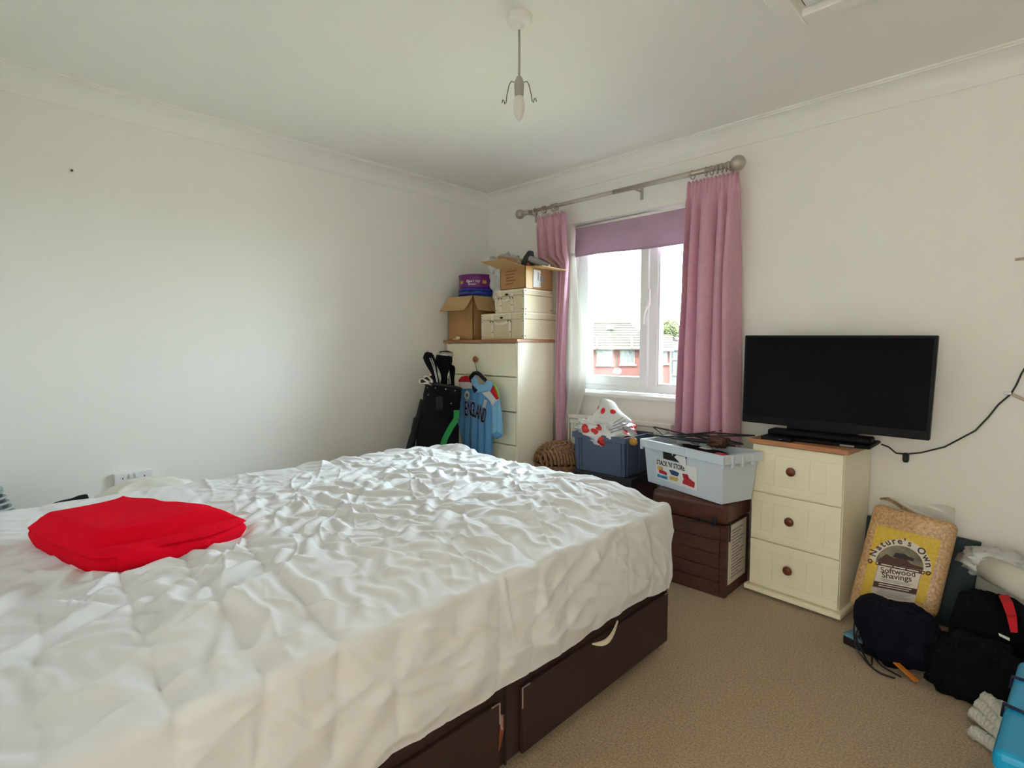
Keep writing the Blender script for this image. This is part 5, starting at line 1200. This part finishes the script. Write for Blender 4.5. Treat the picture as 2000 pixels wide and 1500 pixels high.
for ch_ in title:
    wch = adv.get(ch_, 1.0); th_ = math.pi*0.955-(acc+wch/2)/tot*math.pi*0.91; acc += wch
    if ch_ == ' ': continue
    p = BP(uc-0.005+0.298*math.cos(th_), vc+0.005+0.212*math.sin(th_), 0.0026)
    tx = (eu*(-math.sin(th_)*-1*0.298*wB)+ev*(math.cos(th_)*-1*0.212*hB)).normalized(); ty = nb.cross(tx).normalized()
    text_mesh(ch_, 0.036, p, tx, ty, 'print_brown', 'label_lettering', t, bold=0.0009, align='CENTER', depth=0.0002)
for sgn in (-1, 1):
    cu_ = [BP(uc-0.005+sgn*(0.335+0.028*math.cos(a)*(1-a/14)), vc-0.012+0.022*math.sin(a)*(1-a/14), 0.003) for a in [k*0.45 for k in range(15)]]
    MB().tube(cu_, 0.0022, 6).build('label_scroll', 'print_brown', t)
# loose clear film standing above the bale
def film(u, v):
    p = BP(0.05+0.9*u, 1.0, -0.05)+Vector((0, 0.01*math.sin(u*7+v*3), (0.030+0.012*math.sin(u*9)+0.03*u)*v)); return p
MB().grid(24, 8, film).build('plastic_film', 'film', t, smooth=True)
# black and navy bags
o = blob('drawstring_bag', (2.885, -0.585, 0.105), (0.125, 0.105, 0.112), 'navycloth', amp=0.14, freq=1.6, seed=41, e=2.6, zmin=0.002, nu=64, nv=40, fold=0.08)
tag(o, 'soft navy drawstring bag slumped in front of the shavings bale', 'bag')
blob('bag_bulge', (2.80, -0.575, 0.150), (0.072, 0.080, 0.075), 'navycloth', parent=o, amp=0.06, freq=1.5, seed=43)
o2 = blob('rucksack', (3.125, -0.36, 0.125), (0.110, 0.150, 0.135), 'blackcloth', amp=0.08, freq=1.6, seed=45, e=3.2, zmin=0.002, nu=64, nv=40, fold=0.05)
tag(o2, 'black rucksack standing against the wall right of the shavings bale', 'bag')
o3 = blob('holdall', (3.115, -0.640, 0.085), (0.14, 0.11, 0.105), 'blackcloth', amp=0.14, freq=1.8, seed=47, e=3.0, zmin=0.002, nu=64, nv=40, fold=0.14)
tag(o3, 'black holdall lying on the carpet beside the white rope', 'bag')
o4 = blob('holdall', (3.40, -0.46, 0.135), (0.13, 0.20, 0.14), 'blackcloth', amp=0.10, freq=1.8, seed=49, e=2.8, zmin=0.002, nu=64, nv=40, fold=0.08)
tag(o4, 'black holdall in the corner below the red strap', 'bag')
pp = aY(1958, 1240, -0.60); MB().hexa([aY(1950, 1237, -0.66), aY(1972, 1247, -0.66), aY(1972, 1252, -0.66), aY(1952, 1242, -0.66)][::-1], (0, 0.004, 0)).build('zip_pull', 'polybag', o4)
# cords of the drawstring bag
rc = random.Random(5)
t = thing('cord_bundle', 'tangle of thin black cords beside the magazine box', 'cord', aZ(1700, 1290, 0))
loops = [[(1712, 1182, 0.20), (1692, 1184, 0.19), (1675, 1200, 0.15), (1668, 1228, 0.09), (1672, 1262, 0.05), (1690, 1290, 0.01), (1715, 1312, 0.006), (1748, 1325, 0.006)],
         [(1704, 1184, 0.20), (1684, 1196, 0.17), (1677, 1220, 0.11), (1682, 1250, 0.06), (1704, 1278, 0.02), (1722, 1300, 0.006), (1760, 1322, 0.008)],
         [(1690, 1205, 0.15), (1672, 1240, 0.07), (1684, 1272, 0.03), (1700, 1300, 0.006), (1703, 1285, 0.01), (1698, 1262, 0.05)],
         [(1688, 1214, 0.12), (1668, 1190, 0.16), (1690, 1180, 0.19), (1715, 1176, 0.22)]]
for lp_ in loops:
    cp = [aZ(*q_) for q_ in lp_]; sm2 = []
    for k in range(len(cp)-1):
        p0, p1, p2, p3 = cp[max(k-1, 0)], cp[k], cp[k+1], cp[min(k+2, len(cp)-1)]
        for j in range(5):
            s_ = j/5; sm2.append(0.5*((2*p1)+(p2-p0)*s_+(2*p0-5*p1+4*p2-p3)*s_*s_+(3*p1-p0-3*p2+p3)*s_**3))
    sm2.append(cp[-1]); MB().tube(sm2, 0.0035, 6).build('cord', 'black', t, smooth=True)
a, b = aZ(1728, 1276, 0.045), aZ(1790, 1332, 0.012); sd = (b-a).cross(Vector((0, 0, 1))).normalized()*0.010
o = MB().hexa([a-sd, b-sd, b+sd, a+sd], (0, 0, 0.006)).build('orange_stick', 'orange', bevel=0.001, origin=a); tag(o, 'short orange wooden stick leaning on the navy bag', 'stick')
# paper roll, grey bag and red strap
a = aY(1936, 1112, -0.22); b = a+Vector((0.13, -0.24, 0.030))
t = thing('paper_roll', 'thick white paper roll lying on the bags at the right edge', 'roll', a)
dr = (b-a).normalized(); MB().tube([a-dr*0.012, a-dr*0.004, a, b], [0.036, 0.046, 0.050, 0.050], 28).build('roll_body', 'roll', t, smooth=True)
o = blob('grey_plastic_bag', (3.13, -0.16, 0.330), (0.11, 0.09, 0.055), 'polybag', amp=0.2, seed=52, fold=0.14, nu=50, nv=28); tag(o, 'crumpled grey plastic bag under the white paper roll', 'bag')
P = [aY(1960, 1165, -0.42), aY(1968, 1180, -0.50), aY(1976, 1205, -0.56), aY(1981, 1236, -0.60)]
s = MB(); hw = (0.018, 0.019, 0.017, 0.012)
for k in range(3):
    a, b = P[k], P[k+1]; s.hexa([a-er_*hw[k], a+er_*hw[k], b+er_*hw[k+1], b-er_*hw[k+1]], (0, 0.008, 0.004))
o = s.build('red_strap', 'shirt_red', bevel=0.002, origin=P[0]); tag(o, 'red fabric strap hanging over the black bag under the roll', 'strap')
# turquoise case
zc = 0.285; cA = aZ(1936, 1462, zc); cB = aZ(1990, 1286, zc)
t = thing('plastic_case', 'turquoise plastic case at the bottom right edge of the photograph', 'case', (cA.x+0.2, (cA.y+cB.y)/2, 0))
ec = (cB-cA); Lc = ec.length; ec.normalize(); nc = Vector((ec.y, -ec.x, 0))
def KC(a, b, z): return cA+ec*a+nc*b+Vector((0, 0, z-zc))
MB().hexa([KC(0.02, 0.015, 0.0), KC(0.02, 0.38, 0.0), KC(0.02, 0.38, 0.23), KC(0.02, 0.015, 0.23)], ec*(Lc-0.03)).build('case_body', 'tealblue', t, bevel=0.02, seg=3)
MB().hexa([KC(0, 0, 0.232), KC(0, 0.40, 0.232), KC(0, 0.40, zc), KC(0, 0, zc)], ec*Lc).build('lid', 'tealblue', t, bevel=0.018, seg=4)
MB().hexa([KC(0.05, 0.06, zc-0.01), KC(0.05, 0.36, zc-0.01), KC(0.05, 0.36, zc+0.010), KC(0.05, 0.075, zc+0.010)], ec*(Lc-0.20)).build('lid_panel', 'bluedeep', t, bevel=0.008)
MB().hexa([KC(Lc-0.13, 0.045, zc-0.002), KC(Lc-0.13, 0.09, zc-0.002), KC(Lc-0.13, 0.09, zc+0.002), KC(Lc-0.13, 0.045, zc+0.002)], ec*0.11).build('lid_recess', 'tealblue', t, bevel=0.001)
for f in (0.42, 0.74): MB().tube([KC(Lc*f-0.004, -0.003, zc-0.03), KC(Lc*f, -0.002, zc+0.003), KC(Lc*f-0.02*(f < 0.5), 0.07, zc+0.004), KC(Lc*f-0.02*(f < 0.5), 0.10, zc+0.012), KC(Lc*f, 0.33, zc+0.013)], 0.0045, 8).build('elastic_cord', 'navy', t, smooth=True)
# white rope
t = thing('rope_coil', 'coil of thick white rope on the carpet beside the turquoise case', 'rope', aZ(1925, 1400, 0))
for k, (pa, pb, z) in enumerate((((1902, 1428), (1950, 1462), 0.022), ((1902, 1392), (1952, 1436), 0.040), ((1914, 1376), (1956, 1418), 0.058), ((1926, 1362), (1962, 1400), 0.074))):
    a, b = aZ(*pa, z), aZ(*pb, z); d = (b-a)
    pts = [a+d*0.3+Vector((0.03, 0.02, -0.012)), a+d*0.06+Vector((0.0, 0.0, -0.006)), a, a+d*0.25, a+d*0.5, a+d*0.75, b, b+d*0.5]
    fine = []
    for j in range(len(pts)-1):
        for m in range(8): fine.append(pts[j].lerp(pts[j+1], m/8))
    for ph in range(3):
        hel = []
        for j, p in enumerate(fine):
            tg_ = (fine[min(j+1, len(fine)-1)]-fine[max(j-1, 0)]).normalized(); u1 = tg_.orthogonal().normalized(); u1 = (Vector((0, 0, 1))-tg_*tg_.z).normalized(); u2 = tg_.cross(u1); al = j*0.42+ph*2.094
            hel.append(p+(u1*math.cos(al)+u2*math.sin(al))*0.0095)
        MB().tube(hel, 0.0105, 8).build('rope_strand', 'rope', t, smooth=True)

# ================================================================== outside
fh = Vector((_f[0], _f[1], 0)).normalized(); rh = Vector((_r[0], _r[1], 0)).normalized()
def aD(px, py, D): r = Vector(ray(px, py)); k = D/r.dot(fh); return Vector(CAM)+r*k
GZ = -3.4
struct(MB().add([(-80, 0.6, GZ), (90, 0.6, GZ), (90, 120, GZ), (-80, 120, GZ)], [(0, 1, 2, 3)]).build('ground', 'grass'))
def wallq(pxa, pxb, pyt, D0, D1=None):
    D1 = D1 or D0; a, b = aD(pxa, pyt, D0), aD(pxb, pyt, D1); b.z = a.z; a0, b0 = a.copy(), b.copy(); a0.z = b0.z = GZ; return [a0, b0, b, a]
def ext_window(par, pxa, pxb, pya, pyb, D, mull):
    a, b, c, d = aD(pxa, pyb, D-0.05), aD(pxb, pyb, D-0.05), aD(pxb, pya, D-0.05), aD(pxa, pya, D-0.05)
    w_ = MB().hexa([a, b, c, d], fh*0.06).build('window', 'extwhite', par)
    f0 = 0.0
    for m0, m1 in mull:
        g0, g1 = a.lerp(b, m0)-fh*0.01, a.lerp(b, m1)-fh*0.01; up = (d-a)
        MB().hexa([g0+up*0.12, g1+up*0.12, g1+up*0.90, g0+up*0.90], fh*0.02).build('pane', 'extglass', w_)
    s0 = a-rh*0.08; s1 = b+rh*0.08
    MB().hexa([s0-Vector((0, 0, 0.12)), s1-Vector((0, 0, 0.12)), s1, s0], -fh*0.10).build('sill', 'extwhite', w_)
D1 = 35.0
t = thing('brick_house', 'red brick house with a tan tiled roof seen through the left pane', 'house', aD(1190, 700, D1)*1.0); t.location.z = GZ
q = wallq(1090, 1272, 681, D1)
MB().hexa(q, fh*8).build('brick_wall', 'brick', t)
# roof: rows of tiles stepping up to the ridge, hipped at the right
rows = 10; e0, e1 = aD(1084, 682, D1-0.4), aD(1286, 682, D1-0.4); r0, r1 = aD(1084, 630, D1+3.6), aD(1232, 634, D1+3.6)
e0.z = e1.z = aD(1190, 681, D1).z; r0.z = r1.z = aD(1190, 632, D1+3.6).z
for k in range(rows):
    f0, f1 = k/rows, (k+1)/rows
    a, b, c, d = e0.lerp(r0, f0), e1.lerp(r1, f0), e1.lerp(r1, f1), e0.lerp(r0, f1); lift = Vector((0, 0, 0.07))
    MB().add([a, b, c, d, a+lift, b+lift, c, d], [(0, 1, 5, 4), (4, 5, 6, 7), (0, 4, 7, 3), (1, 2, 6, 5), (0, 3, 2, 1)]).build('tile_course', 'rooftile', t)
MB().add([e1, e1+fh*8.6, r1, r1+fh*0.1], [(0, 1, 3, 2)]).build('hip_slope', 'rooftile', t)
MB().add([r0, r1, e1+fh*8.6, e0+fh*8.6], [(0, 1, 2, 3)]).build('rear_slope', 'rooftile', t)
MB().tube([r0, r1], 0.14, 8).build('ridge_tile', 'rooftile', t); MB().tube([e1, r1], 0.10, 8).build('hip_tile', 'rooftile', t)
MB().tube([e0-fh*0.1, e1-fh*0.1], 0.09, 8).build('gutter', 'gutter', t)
for px in (1166, 1234): MB().tube([aD(px, 660, D1+0.6), aD(px, 681, D1-0.6), aD(px-1, 688, D1-0.2)], 0.07, 6).build('roof_pipe', 'extwhite', t)
MB().hexa([aD(1187, 643, D1+2.0), aD(1199, 643, D1+2.0), aD(1199, 635, D1+2.4), aD(1187, 635, D1+2.4)], fh*0.4).build('roof_vent', 'extwhite', t)
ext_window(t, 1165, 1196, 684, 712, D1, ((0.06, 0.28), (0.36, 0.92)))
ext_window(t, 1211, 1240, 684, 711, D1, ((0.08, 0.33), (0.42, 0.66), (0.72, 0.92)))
MB().tube([aD(1204, 688, D1-0.1), aD(1206, 720, D1-0.1)], 0.03, 6).build('cable', 'gutter', t)
c = aD(1206, 725, D1-0.5)
dsh = MB()
def dishf(u, v): a = u*2*math.pi; return c+rh*(0.27*v*math.cos(a))+Vector((0, 0, 0.20*v*math.sin(a)))+fh*(0.10*(1-v*v))
dsh.grid(24, 6, dishf, close_u=True).build('satellite_dish', 'extwhite', t, smooth=True, solid=0.02)
MB().tube([c+fh*0.1, c+fh*0.5], 0.03, 6).build('dish_arm', 'gutter', t)
D2 = 32.0
t = thing('brick_house', 'red brick house with a pinkish hipped roof seen through the right pane', 'house', aD(1300, 700, D2)); t.location.z = GZ
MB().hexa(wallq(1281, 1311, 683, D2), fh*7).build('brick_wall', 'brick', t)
e0, e1 = aD(1281, 684, D2-0.4), aD(1316, 684, D2-0.4); ap = aD(1298, 656, D2+3); ap2 = aD(1322, 664, D2+5)
for k in range(6):
    f0, f1 = k/6, (k+1)/6; a, b, c2, d2 = e0.lerp(ap-rh*0.4, f0), e1.lerp(ap+rh*0.5, f0), e1.lerp(ap+rh*0.5, f1), e0.lerp(ap-rh*0.4, f1); lift = Vector((0, 0, 0.06))
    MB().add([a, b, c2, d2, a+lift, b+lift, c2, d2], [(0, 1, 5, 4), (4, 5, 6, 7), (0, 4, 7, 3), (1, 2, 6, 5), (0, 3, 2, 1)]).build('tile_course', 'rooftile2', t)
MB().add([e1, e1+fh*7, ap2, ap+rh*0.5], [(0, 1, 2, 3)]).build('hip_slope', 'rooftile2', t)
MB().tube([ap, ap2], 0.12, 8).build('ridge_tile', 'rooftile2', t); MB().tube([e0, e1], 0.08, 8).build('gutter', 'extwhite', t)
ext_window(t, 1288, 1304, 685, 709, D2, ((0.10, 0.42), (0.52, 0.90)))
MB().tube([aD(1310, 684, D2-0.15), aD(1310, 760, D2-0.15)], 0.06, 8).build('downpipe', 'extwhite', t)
D3 = 37.0
t = thing('white_house', 'pale rendered house at the right edge of the window view', 'house', aD(1325, 700, D3)); t.location.z = GZ
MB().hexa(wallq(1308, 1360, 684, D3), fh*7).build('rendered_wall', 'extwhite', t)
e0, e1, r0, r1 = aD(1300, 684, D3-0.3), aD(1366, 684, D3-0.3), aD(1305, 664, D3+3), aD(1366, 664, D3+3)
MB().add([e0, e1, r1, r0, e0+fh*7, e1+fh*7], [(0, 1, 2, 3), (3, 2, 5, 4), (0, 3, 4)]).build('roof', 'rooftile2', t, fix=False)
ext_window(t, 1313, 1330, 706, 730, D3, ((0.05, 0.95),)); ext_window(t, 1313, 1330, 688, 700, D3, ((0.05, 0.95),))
# tree
D4 = 46.0; c = aD(1305, 640, D4)
t = thing('garden_tree', 'leafy green tree rising behind the houses in the right pane', 'tree', (c.x, c.y, GZ))
MB().tube([(c.x, c.y, GZ), (c.x+0.1, c.y, GZ+3), c], [0.22, 0.17, 0.08], 8).build('trunk', 'bark', t)
rt = random.Random(2); s = MB()
for k in range(2600):
    while True:
        v = Vector((rt.uniform(-1, 1), rt.uniform(-1, 1), rt.uniform(-1, 1)))
        if v.length < 1: break
    n_ = math.sin(v.x*7)*math.sin(v.y*6+v.z*5)
    p = c+Vector((v.x*1.2, v.y*1.2, v.z*0.95))*(0.85+0.22*n_)+Vector((0, 0, -0.15)); a = Vector((rt.gauss(0, 1), rt.gauss(0, 1), rt.gauss(0, 1))).normalized(); b = a.orthogonal().normalized(); l_ = rt.uniform(0.07, 0.13)
    s.add([p-a*l_, p+b*l_*0.6, p+a*l_, p-b*l_*0.6], [(0, 1, 2, 3)])
o = s.build('foliage', 'leaf', t, fix=False); o['kind'] = 'stuff'
